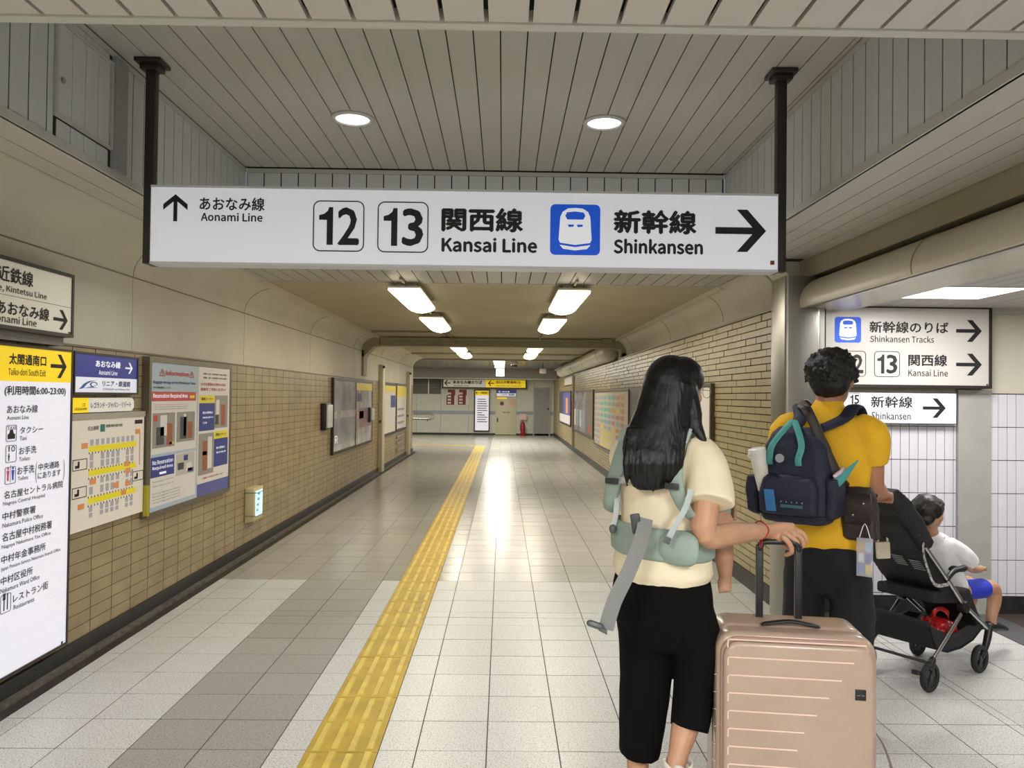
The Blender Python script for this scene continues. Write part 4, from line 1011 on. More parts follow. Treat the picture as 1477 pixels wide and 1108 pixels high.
mb = MB(); mb.tube([p.pt(-5, a[1], .1), p.pt(b[0]-.05, a[1], .1), p.pt(b[0], a[1]-.03, .1), p.pt(b[0], b[1]+.03, .1), p.pt(b[0]-.05, b[1], .1), p.pt(-5, b[1], .1)], .02, 10); mb.build('rail', mat('chrome', (220, 220, 220), .12, metal=1), t, smooth='auto')
mb = MB(); mb.tube([p.pt(b[0]-.2, b[1]-.1, 0), p.pt(b[0]-.2, b[1]-.1, .1), p.pt(b[0]-.2, b[1], .1)], .012, 8); mb.build('bracket', M_pd, t)
q = P(721.5, 537.5, 25.5); t = thing('exit_sign', q, 'small glowing green and white exit sign hanging under the far hall ceiling', 'sign')
MB().box((q.x-.13, 25.48, q.z-.12), (q.x+.13, 25.52, q.z+.12)).build('light_box', mat('exit_white', (225, 245, 235), .4, emit=.9), t)
pe = Panel((0, 25.478, 0), (1, 0, 0)); arrow(pe, (q.x-.09, q.x+.06, q.z-.06, q.z+.06), t, mat('exit_green', (30, 160, 110), .4, emit=.5), d='l', off=.004); mb = MB(); mb.tube([(q.x, 25.5, q.z+.12), (q.x, 25.5, ZC+.01)], .01, 6); mb.build('stem', M_alu, t)
q = P(742, 527, 22.5); t = thing('dome_camera', (q.x, 22.5, ZC-.02), 'small round security camera under the far hall ceiling', 'camera')
mb = MB(); mb.tube([(q.x, 22.5, ZC+.01), (q.x, 22.5, ZC-.06)], .12, 20); mb.build('base', M_fit, t, smooth='auto'); mb = MB(); mb.ball((q.x, 22.5, ZC-.07), (.09, .09, .07)); mb.build('dome', mat('smoked_dome', (20, 20, 22), .1), t, smooth=True)
q = P(783, 535, 24); t = thing('hanging_speaker', (q.x, 24, q.z), 'small box speaker hanging from a stem beneath the far ceiling', 'camera')  # box speaker on a stem from the ceiling
MB().box((q.x-.09, 23.85, q.z-.08), (q.x+.09, 24.1, q.z+.06)).build('body', M_fit, t, bevel=.01); mb = MB(); mb.tube([(q.x, 24, q.z+.06), (q.x, 24, ZC+.01)], .02, 8); mb.build('stem', M_pd, t)
q = P(700, 516, 20.9)

# ================================================================ PEOPLE
SK = mat('skin', (192, 146, 116), .5, noise=.06, nscale=20); SKM = mat('skin_tan', (172, 122, 92), .5, noise=.06, nscale=20)
HAIR = mat('black_hair', (9, 8, 8), .42, bump=.3, bscale=90, aniso=(1, 1, .06), spec=.35); HAIRS = mat('black_hair_short', (12, 11, 11), .6, bump=.5, bscale=70)
class Body:
    def __init__(s, x, y, deg):
        a = math.radians(deg); s.F = V((math.sin(a), math.cos(a), 0)); s.R = V((math.cos(a), -math.sin(a), 0)); s.c = V((x, y, 0))
    def __call__(s, r, f, z): return s.c+s.R*r+s.F*f+V((0, 0, z))
def rotto(f):
    """rotation whose local y axis is the horizontal direction f"""
    f = V(f).normalized(); r = V((f.y, -f.x, 0)).normalized(); return Matrix((r, f, r.cross(f))).transposed()
def ell(mb, B, rings, n=24, cap='round'):
    """loft of ellipses: (r,f,z,a,b)"""
    mb.tube([B(r, f, z) for r, f, z, a, b in rings], [(a, b) for *_, a, b in rings], n, ref=B.R, cap=cap, sub=4); return mb
def fingers(mb, base, pts_list, r=.0078):
    for pts in pts_list: mb.tube(pts, [r, r*.97, r*.9, r*.78][:len(pts)], 8, cap='round', sub=2)

# ---- woman -----------------------------------------------------------------
Wm = Body(.548, 2.68, 40)
wroot = thing('person', Wm(0, 0, 0), 'person with long black hair in a cream t-shirt and black cropped trousers, seen from behind, pulling the pink suitcase', 'person')
wroot['label'] = 'person with long black hair, cream t-shirt and black trousers, pulling the pink suitcase'
hd = P(974, 566, 2.66); fd = V((.93, .36, 0)).normalized(); Rf = rotto(fd)
mb = MB()
ell(mb, Wm, [(0, 0, .80, .14, .11), (0, 0, .92, .155, .11), (0, .005, 1.05, .13, .09), (0, .0, 1.18, .14, .095), (0, 0, 1.28, .15, .09), (0, -.01, 1.335, .09, .06), (0, -.005, 1.37, .05, .05)])
mb.tube([Wm(0, -.01, 1.32), Wm(.0, .0, 1.38), hd+V((-.01, 0, -.05))], [.052, .047, .05], 14)
mb.ball(hd, (.074, .092, .112), Rf); mb.ball(hd+fd*.03+V((0, 0, -.05)), (.056, .062, .066), Rf)
mb.ball(hd+fd*.092+V((0, 0, -.018)), (.011, .016, .02), Rf); mb.ball(hd+fd*.083+V((0, 0, -.055)), (.02, .014, .009), Rf)
mb.ball(hd+fd*.078+V((0, 0, -.083)), (.018, .016, .014), Rf)
sh, el, wr_ = Wm(.155, 0, 1.30), P(1017, 771, 2.50), P(1106, 766, 2.66)
mb.tube([sh, (sh+el)/2+V((.006, 0, 0)), el, el*.55+wr_*.45+V((0, 0, -.002)), wr_], [.050, .047, .040, .037, .0245], 14, cap='round', sub=4)
# hand on the trolley grip
kn = P(1139, 769, 2.69)
mb.tube([wr_, wr_*.5+kn*.5+V((0, 0, .001)), kn], [(.026, .021), (.036, .020), (.040, .016)], 14, ref=(0, .35, -.94), cap='round', sub=3)
for i in range(4):
    pass
gx0 = P(1128, 782, 2.64); 
for i, (bx, by, tx, ty, Y) in enumerate(((1146, 767, 1161, 776, 2.70), (1141, 771, 1157, 781, 2.68), (1136, 775, 1150, 786, 2.66), (1130, 778, 1141, 790, 2.64))):
    a = P(bx, by-3, Y); b = P(tx-2, ty-5, Y-.004); c = P(tx+1, ty+6, Y-.0); d = P(tx-7, ty+11, Y+.02)
    mb.tube([a, b, c, d], [.0105, .0098, .009, .0078], 10, cap='round', sub=3)
mb.tube([P(1124, 776, 2.66), P(1134, 788, 2.69), P(1143, 790, 2.715), P(1150, 788, 2.725)], [.013, .0115, .0105, .0085], 10, cap='round', sub=3)
# left arm, folded around the baby
mb.tube([Wm(-.155, 0, 1.29), Wm(-.15, .10, 1.10), Wm(-.12, .15, 1.05), Wm(.0, .30, 1.06), Wm(.07, .34, 1.08)], [.046, .042, .038, .03, .024], 14, cap='round', sub=3)
for i in range(4): mb.tube([Wm(.06, .345, 1.10-.018*i), Wm(.10, .34, 1.11-.018*i), Wm(.125, .31, 1.10-.018*i)], [.011, .009, .008], 8, cap='round', sub=2)
mb.tube([Wm(.04, .33, 1.10), Wm(.06, .31, 1.13), Wm(.085, .30, 1.14)], [.012, .01, .008], 8, cap='round')
# legs
La = Wm(-.085, .0, .085)
mb.tube([Wm(-.085, 0, .86), Wm(-.088, .015, .48), Wm(-.086, .0, .33), La], [.07, .048, .044, .031], 14, sub=4)
mb.tube([La+V((0, 0, -.03)), La+Wm.F*.07+V((0, 0, -.045)), La+Wm.F*.17+V((0, 0, -.065))], [(.03, .035), (.035, .028), (.036, .014)], 12, ref=Wm.R, cap='round', sub=3)
Rk, Rc, Ra = P(1004, 985, 2.66), P(990, 1042, 2.60), P(977, 1091, 2.54)
mb.tube([Wm(.085, 0, .86), Rk, Rc, Ra], [.078, .05, .047, .031], 14, sub=4)
Rt = P(955, 1172, 2.60)
mb.tube([Ra, Ra*.7+Rt*.3+V((-.0, -.02, 0)), Rt*.75+Ra*.25, Rt], [(.031, .03), (.031, .036), (.035, .026), (.033, .014)], 12, ref=Wm.R, cap='round', sub=3)
wb_ = blob(mb, 'body', SK, wroot, voxel=.0042, smooth=4)
# face details
mb = MB(); mb.ball(hd+fd*.0845+V((0, 0, -.055)), (.018, .010, .006), Rf); mb.build('lips', mat('lips', (170, 86, 84), .45), wb_, smooth=True)
for s in (1, -1):
    e = hd+fd*.080+Rf @ V((.030*s, 0, .004)); mb = MB(); mb.ball(e, (.014, .01, .008), Rf, 10, 8); mb.build('eye', mat('eye_white', (225, 220, 215), .3), wb_, smooth=True)
    mb = MB(); mb.ball(e+fd*.006, (.006, .005, .006), Rf, 10, 8); mb.build('iris', mat('iris_dark', (30, 20, 16), .2), wb_, smooth=True)
gl_ = MB()
for s in (1, -1):
    c = hd+fd*.105+Rf @ V((.031*s, 0, .003)); gl_.tube([c+Rf @ V((.024*math.cos(k*PI/10), 0, .021*math.sin(k*PI/10))) for k in range(21)], .0011, 6)
    gl_.tube([c+Rf @ V((.024*s, 0, .004)), hd+Rf @ V((.078*s, .0, .01))], .0011, 6)
gl_.tube([hd+fd*.106+Rf @ V((.008, 0, .004)), hd+fd*.106+Rf @ V((-.008, 0, .004))], .001, 6)
gl_.build('glasses', mat('thin_gold', (190, 170, 140), .25, metal=1), wroot, smooth='auto')
# hair
mb = MB()
mb.ball(hd-fd*.018+V((0, 0, .010)), (.088, .098, .118), Rf, 24, 16)
mb.ball(hd-fd*.04+V((0, 0, -.04)), (.084, .075, .11), Rf, 20, 14)
mb.tube([P(968, 560, 2.64), P(956, 605, 2.60), P(944, 645, 2.555), P(940, 670, 2.53), P(940, 700, 2.535)], [(.095, .078), (.097, .06), (.104, .042), (.090, .032), (.064, .018)], 20, ref=(1, 0, 0), cap='round', sub=5)
rnd = random.Random(2)
for k in range(15): 
    x = 902+5.6*k; mb.tube([P(x+6, 620, 2.55), P(x+1, 670, 2.505+.004*(k % 3)), P(x+rnd.uniform(-3, 3), 692+9*math.sin(k*.24)+rnd.uniform(0, 10), 2.52)], [.013, .011, .003], 8, cap='round', sub=3)
mb.tube([P(988, 545, 2.62), P(999, 590, 2.585), P(1003, 612, 2.575), P(1013, 632, 2.56), P(1019, 646, 2.55)], [(.034, .024), (.030, .018), (.024, .014), (.014, .010), (.004, .004)], 10, ref=(1, 0, 0), cap='round', sub=4)
mb.ball(hd+fd*.022+V((0, 0, .048)), (.078, .076, .076), Rf, 20, 14)
blob(mb, 'hair', HAIR, wroot, voxel=.0045, smooth=3, noise=.002, nscale=12)
# clothes
SHIRT = mat('cream_cotton', (236, 224, 194), .8, bump=.25, bscale=14, noise=.03)
mb = MB()
ell(mb, Wm, [(0, 0, .895, .178, .138), (0, 0, .93, .174, .135), (0, 0, 1.0, .158, .118), (0, .0, 1.08, .148, .11), (0, 0, 1.17, .155, .112), (0, 0, 1.26, .172, .105), (0, -.005, 1.315, .155, .085), (0, -.005, 1.352, .095, .066), (0, 0, 1.375, .062, .055)], 30)
se = P(1023, 726, 2.50)
mb.tube([Wm(.11, 0, 1.305), Wm(.155, -.005, 1.28), (sh*.35+se*.65)+V((.006, 0, 0)), se], [(.058, .060), (.066, .066), (.074, .068), (.080, .072)], 20, cap=True, sub=4)
mb.tube([Wm(-.11, 0, 1.305), Wm(-.15, .01, 1.27), Wm(-.152, .09, 1.13)], [.056, .062, .062], 18, cap=True, sub=4)
blob(mb, 't_shirt', SHIRT, wroot, voxel=.0065, smooth=5, noise=.004, nscale=9)
TRS = mat('black_trousers', (10, 10, 11), .95, spec=.15)
mb = MB()
ell(mb, Wm, [(0, 0, .90, .160, .118), (0, 0, .86, .172, .128), (0, 0, .80, .180, .132), (0, 0, .74, .176, .125)], 28)
mb.tube([Wm(-.085, 0, .80), P(932, 930, 2.74), P(929, 1000, 2.74), P(922, 1086, 2.75)], [(.095, .11), (.093, .105), (.087, .096), (.070, .084)], 20, ref=(1, 0, 0), cap=True, sub=4)
mb.tube([Wm(.085, 0, .80), P(1006, 930, 2.62), P(1003, 985, 2.64), P(994, 1052, 2.60)], [(.088, .11), (.079, .098), (.071, .088), (.062, .074)], 20, ref=(1, 0, 0), cap=True, sub=4)
blob(mb, 'trousers', TRS, wroot, voxel=.0065, smooth=5, noise=.003, nscale=8)
SHO = mat('shoe_white', (214, 208, 196), .6)
for a, t_, nm in ((La+V((0, 0, -.07)), La+Wm.F*.19+V((0, 0, -.073)), 'l'), (Ra+V((0, -.03, -.06)), Rt+V((0, 0, -.02)), 'r')):
    mb = MB(); mb.tube([a-(t_-a)*.2, a, (a+t_)/2, t_], [(.03, .012), (.036, .014), (.042, .013), (.036, .01)], 14, ref=Wm.R, cap='round', sub=3); mb.build('sandal', SHO, wroot, smooth=True)
mb = MB(); mb.tube([Ra+V((-.045, 0, -.02)), Ra+V((-.02, -.04, -.035)), Ra+V((.03, -.035, -.03)), Ra+V((.045, 0, -.02)), Ra+V((0, .045, -.02)), Ra+V((-.045, 0, -.02))], [(.012, .004)]*6, 8, ref=(0, 0, 1), sub=4); mb.build('sandal_strap', SHO, wroot, smooth=True)
mb = MB(); c = P(1097, 765, 2.645); ax = (wr_-el).normalized(); b1 = ax.orthogonal().normalized(); b2 = ax.cross(b1)
mb.tube([c+b1*.031*math.cos(k*PI/12)+b2*.031*math.sin(k*PI/12)+ax*.004*math.sin(k*.9) for k in range(25)], .0022, 6)
for dx in (0, 3): mb.tube([P(1096+dx, 779, 2.63), P(1096+dx, 785, 2.63), P(1095+dx, 790, 2.63)], [.0016, .0014, .002], 6)
tag(mb.build('bracelet', mat('red_thread', (176, 30, 34), .7), smooth=True), 'thin red thread bracelet on the wrist holding the suitcase grip', 'bracelet')

# ---- baby carrier ------------------------------------------------------------
MINT = mat('mint_grey_fabric', (146, 164, 156), .75, bump=.3, bscale=18); MINTL = mat('pale_grey_fabric', (176, 184, 184), .7); WEB = mat('grey_webbing', (128, 130, 128), .6, bump=.4, bscale=200)
ct = thing('baby_carrier', Wm(0, 0, .93), 'mint grey baby carrier with waist belt and padded shoulder straps worn over the cream t-shirt', 'carrier')
mb = MB()
def ringband(mb, B, z0, z1, a, b, t, n=40, tilt=0):
    vs = []; 
    for k in range(n):
        q = 2*PI*k/n; 
        for (zz, o) in ((z0, t*.35), (z0+.012, t), ((z0+z1)/2, t*1.15), (z1-.012, t), (z1, t*.35), (z1, -.004), (z0, -.004)):
            vs.append(B((a+o)*math.cos(q), (b+o)*math.sin(q), zz+tilt*math.cos(q)))
    m_ = 7
    mb.add(vs, [(k*m_+j, k*m_+(j+1) % m_, ((k+1) % n)*m_+(j+1) % m_, ((k+1) % n)*m_+j) for k in range(n) for j in range(m_)])
ringband(mb, Wm, .952, 1.058, .166, .126, .016, tilt=-.006); bl = mb.build('waist_belt', MINT, ct, smooth=True)
mb = MB(); ell(mb, Wm, [(.12, -.115, .962, .065, .018), (.12, -.12, .99, .075, .026), (.12, -.12, 1.03, .072, .022), (.12, -.115, 1.045, .06, .012)], 18); mb.build('belt_pouch', MINT, bl, smooth=True)
for s in (1, -1):
    mb = MB(); mb.tube([Wm(.08*s, .135, 1.12), Wm(.09*s, .115, 1.25), Wm(.098*s, .05, 1.372), Wm(.10*s, -.03, 1.372), Wm(.102*s, -.095, 1.30), Wm(.115*s, -.125, 1.20), Wm(.15*s, -.10, 1.11), Wm(.178*s, -.03, 1.08)],
        [(.028, .011)]*6+[(.022, .009), (.015, .006)], 12, ref=Wm.R*s, cap='round', sub=5); st = mb.build('shoulder_strap', MINT, ct, smooth=True)
    mb = MB(); mb.tube([Wm(.10*s, -.045, 1.378), Wm(.101*s, -.085, 1.335)], [(.031, .010)]*2, 10, ref=Wm.R*s, cap=True); mb.build('strap_padding', MINTL, st, smooth='auto')
    mb = MB(); q = Wm(.112*s, -.142, 1.20); mb.obox(q-Wm.R*.024-V((0, 0, .01)), Wm.R*.048, V((0, 0, .02)), -Wm.F*.008); mb.build('buckle', mat('buckle_dark', (52, 58, 60), .4), st, bevel=.002)
mb = MB(); mb.tube([Wm(-.1, -.13, 1.2), Wm(0, -.135, 1.22), Wm(.1, -.13, 1.2)], [(.012, .004)]*3, 8, ref=(0, 0, 1), sub=3); mb.build('chest_strap', MINTL, ct, smooth=True)
mb = MB(); ell(mb, Wm, [(0, .20, .99, .11, .05), (0, .25, 1.05, .13, .055), (0, .27, 1.18, .13, .05), (0, .25, 1.27, .11, .04)], 20); mb.build('baby_pouch', MINT, ct, smooth=True)
def ribbon(pts, w, t, name, m, par, ref, sub=4):
    mb = MB(); mb.tube(pts, [(w, t)]*len(pts), 8, ref=ref, cap=True, sub=sub); return mb.build(name, m, par, smooth='auto')
ribbon([P(931, 748, 2.515), P(926, 775, 2.49), P(908, 822, 2.46), P(886, 868, 2.45), P(874, 908, 2.45)], .024, .0022, 'hanging_webbing', WEB, ct, (1, 0, -.35))
mb = MB(); mb.obox(P(863, 902, 2.445), V((.026, 0, -.012)), V((0, 0, -.014)), V((0, -.012, 0))); mb.tube([P(866, 904, 2.44), P(851, 899, 2.44)], .011, 8, cap='round'); mb.build('webbing_end', mat('buckle_grey', (84, 88, 88), .4), ct, smooth='auto')
mb = MB(); mb.obox(P(908, 742, 2.52), V((.03, 0, .005)), V((.01, 0, -.062)), V((0, -.014, 0))); mb.build('side_buckle', mat('buckle_dark', (52, 58, 60), .4), ct, bevel=.004)
ribbon([P(997, 706, 2.46), P(989, 732, 2.455), P(975, 757, 2.455), P(962, 781, 2.46)], .0095, .0016, 'adjust_webbing', MINTL, ct, (1, 0, -.3)); ribbon([P(964, 775, 2.45), P(960, 784, 2.45)], .011, .003, 'webbing_tip', MATS['buckle_grey'], ct, (1, 0, -.3))
ribbon([P(894, 690, 2.70), P(890, 720, 2.66), P(888, 742, 2.65), P(884, 760, 2.65)], .009, .0016, 'adjust_webbing', MINTL, ct, (1, 0, -.2))
mb = MB(); mb.ball(P(884, 763, 2.65), (.013, .012, .016)); mb.build('webbing_tip', MATS['buckle_grey'], ct, smooth=True)
# ---- infant --------------------------------------------------------------------
it = thing('person', Wm(0, .2, .8), 'infant carried in front of the woman, only a bare leg hanging beside the mint carrier', 'person')
mb = MB(); ell(mb, Wm, [(0, .18, 1.0, .075, .05), (0, .19, 1.08, .075, .055), (0, .19, 1.18, .07, .05), (0, .19, 1.24, .045, .04)], 18)
bh = Wm(.0, .19, 1.30); mb.ball(bh, (.06, .066, .066)); mb.ball(bh-Wm.F*.064+V((0, 0, -.01)), (.008, .008, .008))
for s in (1, -1): mb.ball(bh+Wm.R*.06*s, (.012, .01, .016))
f1 = P(1046, 833, 2.73); k1 = P(1040, 762, 2.73)
mb.tube([Wm(.05, .19, 1.0), Wm(.15, .17, 1.05), k1, P(1044, 800, 2.73), f1], [.045, .045, .037, .034, .022], 14, cap='round', sub=4)
mb.tube([f1, P(1045, 843, 2.725), P(1046, 851, 2.715)], [(.022, .02), (.025, .016), (.024, .010)], 12, ref=(1, 0, 0), cap='round', sub=3)
for i in range(5): a = P(1038+4*i, 849, 2.715); mb.tube([a, a+V((0, -.003, -.013+.0015*i))], [.0055-.0005*i, .005-.0005*i], 8, cap='round')
f2 = P(903, 748, 2.80); mb.tube([Wm(-.05, .19, 1.0), Wm(-.13, .17, 1.10), P(912, 730, 2.83), f2], [.045, .04, .03, .02], 12, cap='round', sub=4); mb.tube([f2, P(905, 756, 2.79)], [(.018, .012), (.02, .009)], 10, ref=(1, 0, 0), cap='round')
for s in (1, -1): mb.tube([Wm(.06*s, .20, 1.2), Wm(.09*s, .17, 1.14), Wm(.06*s, .13, 1.12)], [.025, .02, .016], 10, cap='round', sub=3)
ib = blob(mb, 'body', SK, it, voxel=.0042, smooth=3)
mb = MB(); ell(mb, Wm, [(0, .18, 1.0, .085, .06), (0, .19, 1.1, .085, .064), (0, .19, 1.2, .078, .058), (0, .19, 1.235, .05, .045)], 20); mb.build('romper', mat('romper_white', (224, 220, 208), .8), it, smooth=True)
mb = MB(); mb.ball(bh+Wm.F*.008+V((0, 0, .012)), (.062, .064, .064)); mb.build('hair', HAIRS, it, smooth=True)
mb = MB(); mb.ball(P(897, 803, 2.80), (.022, .03, .045)); tag(mb.build('burp_cloth', MATS['romper_white'], smooth=True), 'small white cloth hanging at the left hip beneath the mint belt', 'cloth')

# ---- man -----------------------------------------------------------------------
Mn = Body(1.455, 3.5, 38)
mroot = thing('person', Mn(0, 0, 0), 'person with short black hair, yellow t-shirt and navy backpack, pushing the stroller', 'person')
mh = P(1201, 547, 3.5); mf_ = V((.60, .80, 0)).normalized(); Rm = rotto(mf_)
mb = MB()
ell(mb, Mn, [(0, 0, .82, .15, .12), (0, 0, .95, .155, .115), (0, 0, 1.1, .15, .105), (0, 0, 1.25, .17, .11), (0, 0, 1.36, .165, .09), (0, -.01, 1.41, .09, .06)])
mb.tube([Mn(0, -.01, 1.38), Mn(0, 0, 1.46), mh+V((0, 0, -.03))], [.062, .057, .06], 14)
mb.ball(mh, (.078, .097, .115), Rm); mb.ball(mh+mf_*.03+V((0, 0, -.055)), (.06, .064, .068), Rm); mb.ball(mh+mf_*.098+V((0, 0, -.02)), (.012, .018, .022), Rm)
for s in (1, -1): mb.ball(mh+Rm @ V((.08*s, -.005, -.012)), (.010, .019, .032), Rm)
msh, mel, mwr = Mn(.18, 0, 1.35), P(1259, 702, 3.44), P(1271, 713, 3.66)
mb.tube([msh, msh*.5+mel*.5, mel, mel*.5+mwr*.5, mwr], [.050, .050, .047, .044, .030], 14, cap='round', sub=4)
hnd = P(1275, 714, 3.74)
mb.tube([mwr, (mwr+hnd)/2, hnd], [(.031, .024), (.042, .022), (.042, .018)], 12, ref=Mn.R, cap='round', sub=3)
for i in range(4):
    b = hnd+Mn.R*(.027-.018*i); mb.tube([b, b+Mn.F*.032+V((0, 0, .004)), b+Mn.F*.044+V((0, 0, -.02)), b+Mn.F*.025+V((0, 0, -.036))], [.0105, .0098, .009, .008], 8, cap='round', sub=2)
b = hnd-Mn.R*.035-Mn.F*.03; mb.tube([b, b-Mn.R*.01+Mn.F*.03+V((0, 0, -.02)), b+Mn.F*.05+V((0, 0, -.03))], [.013, .011, .009], 8, cap='round', sub=2)
lel, lwr = Mn(-.21, .10, 1.09), Mn(-.13, .30, 1.03)
mb.tube([Mn(-.18, 0, 1.35), Mn(-.20, .04, 1.22), lel, lwr], [.055, .05, .044, .03], 14, cap='round', sub=4)
lh = Mn(-.11, .38, 1.02); mb.tube([lwr, lh], [(.03, .024), (.04, .018)], 12, ref=Mn.R, cap='round')
for i in range(4):
    b = lh+Mn.R*(.027-.018*i); mb.tube([b, b+Mn.F*.032, b+Mn.F*.044+V((0, 0, -.02)), b+Mn.F*.025+V((0, 0, -.036))], [.0105, .0098, .009, .008], 8, cap='round', sub=2)
mb.tube([lh+Mn.R*.035-Mn.F*.02, lh+Mn.R*.04+Mn.F*.01+V((0, 0, -.02)), lh+Mn.R*.02+Mn.F*.03+V((0, 0, -.03))], [.013, .011, .009], 8, cap='round', sub=2)
for s in (1, -1):
    an = Mn(.10*s, -.02 if s > 0 else .05, .09); mb.tube([Mn(.09*s, 0, .84), Mn(.10*s, .02, .48), Mn(.10*s, 0, .3), an], [.09, .06, .055, .04], 14, sub=4)
    mb.tube([an+V((0, 0, -.03)), an+Mn.F*.09+V((0, 0, -.045)), an+Mn.F*.17+V((0, 0, -.06))], [(.036, .04), (.042, .03), (.04, .016)], 12, ref=Mn.R, cap='round', sub=2)
mbody = blob(mb, 'body', SKM, mroot, voxel=.0052, smooth=4)
for s in (1, -1):
    e = mh+mf_*.086+Rm @ V((.032*s, 0, .004)); mb = MB(); mb.ball(e, (.014, .01, .008), Rm, 10, 8); mb.build('eye', MATS['eye_white'], mbody, smooth=True)
    mb = MB(); mb.ball(e+mf_*.006, (.006, .005, .006), Rm, 10, 8); mb.build('iris', MATS['iris_dark'], mbody, smooth=True)
mb = MB(); mb.ball(mh+mf_*.088+V((0, 0, -.06)), (.02, .010, .006), Rm); mb.build('lips', MATS['lips'], mbody, smooth=True)
mb = MB(); hc_ = mh-mf_*.012+V((-.004, 0, .034)); mb.ball(hc_, (.106, .106, .098), Rm, 24, 16); mb.ball(mh-mf_*.045+V((0, 0, -.015)), (.088, .07, .072), Rm)
mb.ball(mh+mf_*.05+V((0, 0, .07)), (.085, .06, .055), Rm)
rnd = random.Random(11)
for k in range(170):
    a = rnd.uniform(0, 2*PI); z = rnd.uniform(-.45, 1); r = math.sqrt(1-z*z); d = Rm @ V((r*math.cos(a), r*math.sin(a), z))
    if d.dot(mf_) > .5 and z < .35: continue
    p0 = hc_+V((d.x*.098, d.y*.098, d.z*.092)); tdir = V((rnd.uniform(-1, 1), rnd.uniform(-1, 1), rnd.uniform(-1, .6)))
    mb.tube([p0, p0+d*.010, p0+d*.014+tdir*.010], [.013, .011, .006], 6, cap='round')
blob(mb, 'hair', HAIRS, mroot, voxel=.0045, smooth=5, noise=.005, nscale=22)
YEL = mat('yellow_cotton', (232, 180, 30), .8, bump=.3, bscale=12, noise=.05)
mb = MB()
ell(mb, Mn, [(0, .0, .855, .185, .142), (0, 0, .93, .180, .14), (0, 0, 1.06, .172, .13), (0, 0, 1.2, .185, .13), (0, 0, 1.32, .195, .12), (0, -.005, 1.385, .165, .098), (0, -.005, 1.425, .10, .075), (0, 0, 1.45, .07, .066)], 32)
mse = P(1255, 667, 3.42)
mb.tube([Mn(.12, 0, 1.355), Mn(.17, 0, 1.335), (msh*.35+mse*.65), mse], [(.068, .07), (.082, .080), (.078, .076), (.070, .068)], 20, cap=True, sub=4)
mb.tube([Mn(-.12, 0, 1.355), Mn(-.18, .0, 1.33), Mn(-.205, .05, 1.17)], [.068, .080, .070], 20, cap=True, sub=4)
blob(mb, 't_shirt', YEL, mroot, voxel=.0075, smooth=5, noise=.006, nscale=8)
NVY = mat('dark_navy_trousers', (20, 21, 27), .9, bump=.3, bscale=10)
mb = MB(); ell(mb, Mn, [(0, 0, .90, .155, .12), (0, 0, .82, .172, .138), (0, 0, .74, .178, .14)], 28)
for s in (1, -1): mb.tube([Mn(.09*s, 0, .80), Mn(.105*s, 0, .55), Mn(.11*s, 0 if s > 0 else .04, .3), Mn(.105*s, -.01 if s > 0 else .05, .10)], [(.088, .12), (.088, .115), (.085, .105), (.078, .09)], 20, ref=Mn.R, cap=True, sub=4)
blob(mb, 'trousers', NVY, mroot, voxel=.0085, smooth=4, noise=.008, nscale=9)
for s in (1, -1):
    an = Mn(.10*s, -.02 if s > 0 else .05, .0); mb = MB(); mb.tube([an-Mn.F*.05+V((0, 0, .05)), an+Mn.F*.03+V((0, 0, .05)), an+Mn.F*.13+V((0, 0, .035)), an+Mn.F*.21+V((0, 0, .028))], [(.042, .05), (.046, .05), (.05, .035), (.042, .026)], 14, ref=Mn.R, cap='round', sub=3); mb.build('shoe', mat('shoe_black', (24, 24, 26), .5), mroot, smooth=True)

# ---- backpack -------------------------------------------------------------------
NB = mat('navy_canvas', (26, 31, 54), .7, bump=.25, bscale=60, noise=.1); TEAL = mat('teal_webbing', (70, 150, 148), .6)
bc = Body(*(Mn(-.062, -.235, 0).xy), 38)
bk = thing('backpack', bc(0, 0, .95), 'navy backpack with teal carry handles on the back of the yellow t-shirt', 'backpack')
def rloft(mb, B, rings, n=6, k=.3):
    """(r,f,z,a,b) rounded rectangles"""
    R_ = []
    for r, f, z, a, b in rings: R_.append([B(r+x, f+y, z) for x, y in rrect(-a, a, -b, b, min(a, b)*.55, n)])
    m_ = len(R_[0]); vs = [p for q in R_ for p in q]
    mb.add(vs, [(i*m_+j, i*m_+(j+1) % m_, (i+1)*m_+(j+1) % m_, (i+1)*m_+j) for i in range(len(R_)-1) for j in range(m_)]+[list(range(m_))[::-1], list(range(len(vs)-m_, len(vs)))])
mb = MB(); rloft(mb, bc, [(0, 0, .955, .11, .05), (0, 0, .965, .135, .075), (0, 0, 1.0, .148, .088), (0, 0, 1.10, .152, .092), (-.0, 0, 1.20, .145, .086), (0, .005, 1.28, .125, .074), (0, .012, 1.335, .10, .055), (0, .018, 1.362, .075, .035)])
main = blob(mb, 'main_compartment', NB, bk, voxel=.006, smooth=8, noise=.005, nscale=10)
mb = MB(); rloft(mb, bc, [(-.0, -.10, 1.0, .10, .02), (0, -.105, 1.01, .115, .035), (0, -.108, 1.09, .118, .038), (0, -.10, 1.15, .105, .03), (0, -.09, 1.165, .09, .012)])
fp = blob(mb, 'front_pocket', NB, bk, voxel=.006, smooth=5, noise=.004, nscale=14)
mb = MB(); rloft(mb, bc, [(.148, 0, .985, .014, .06), (.156, 0, 1.0, .02, .078), (.16, 0, 1.1, .022, .08), (.155, 0, 1.155, .02, .076)]); blob(mb, 'side_pocket', NB, bk, voxel=.006, smooth=4)
mb = MB(); rloft(mb, bc, [(-.152, 0, .985, .014, .06), (-.164, 0, 1.0, .026, .078), (-.17, 0, 1.1, .032, .08), (-.165, 0, 1.15, .030, .076)]); blob(mb, 'side_pocket', NB, bk, voxel=.006, smooth=4)
mb = MB(); rloft(mb, bc, [(0, 0, .992, .152, .093), (0, 0, .998, .152, .093)]); mb.build('seam', mat('navy_dark', (18, 22, 44), .7), bk, smooth='auto')
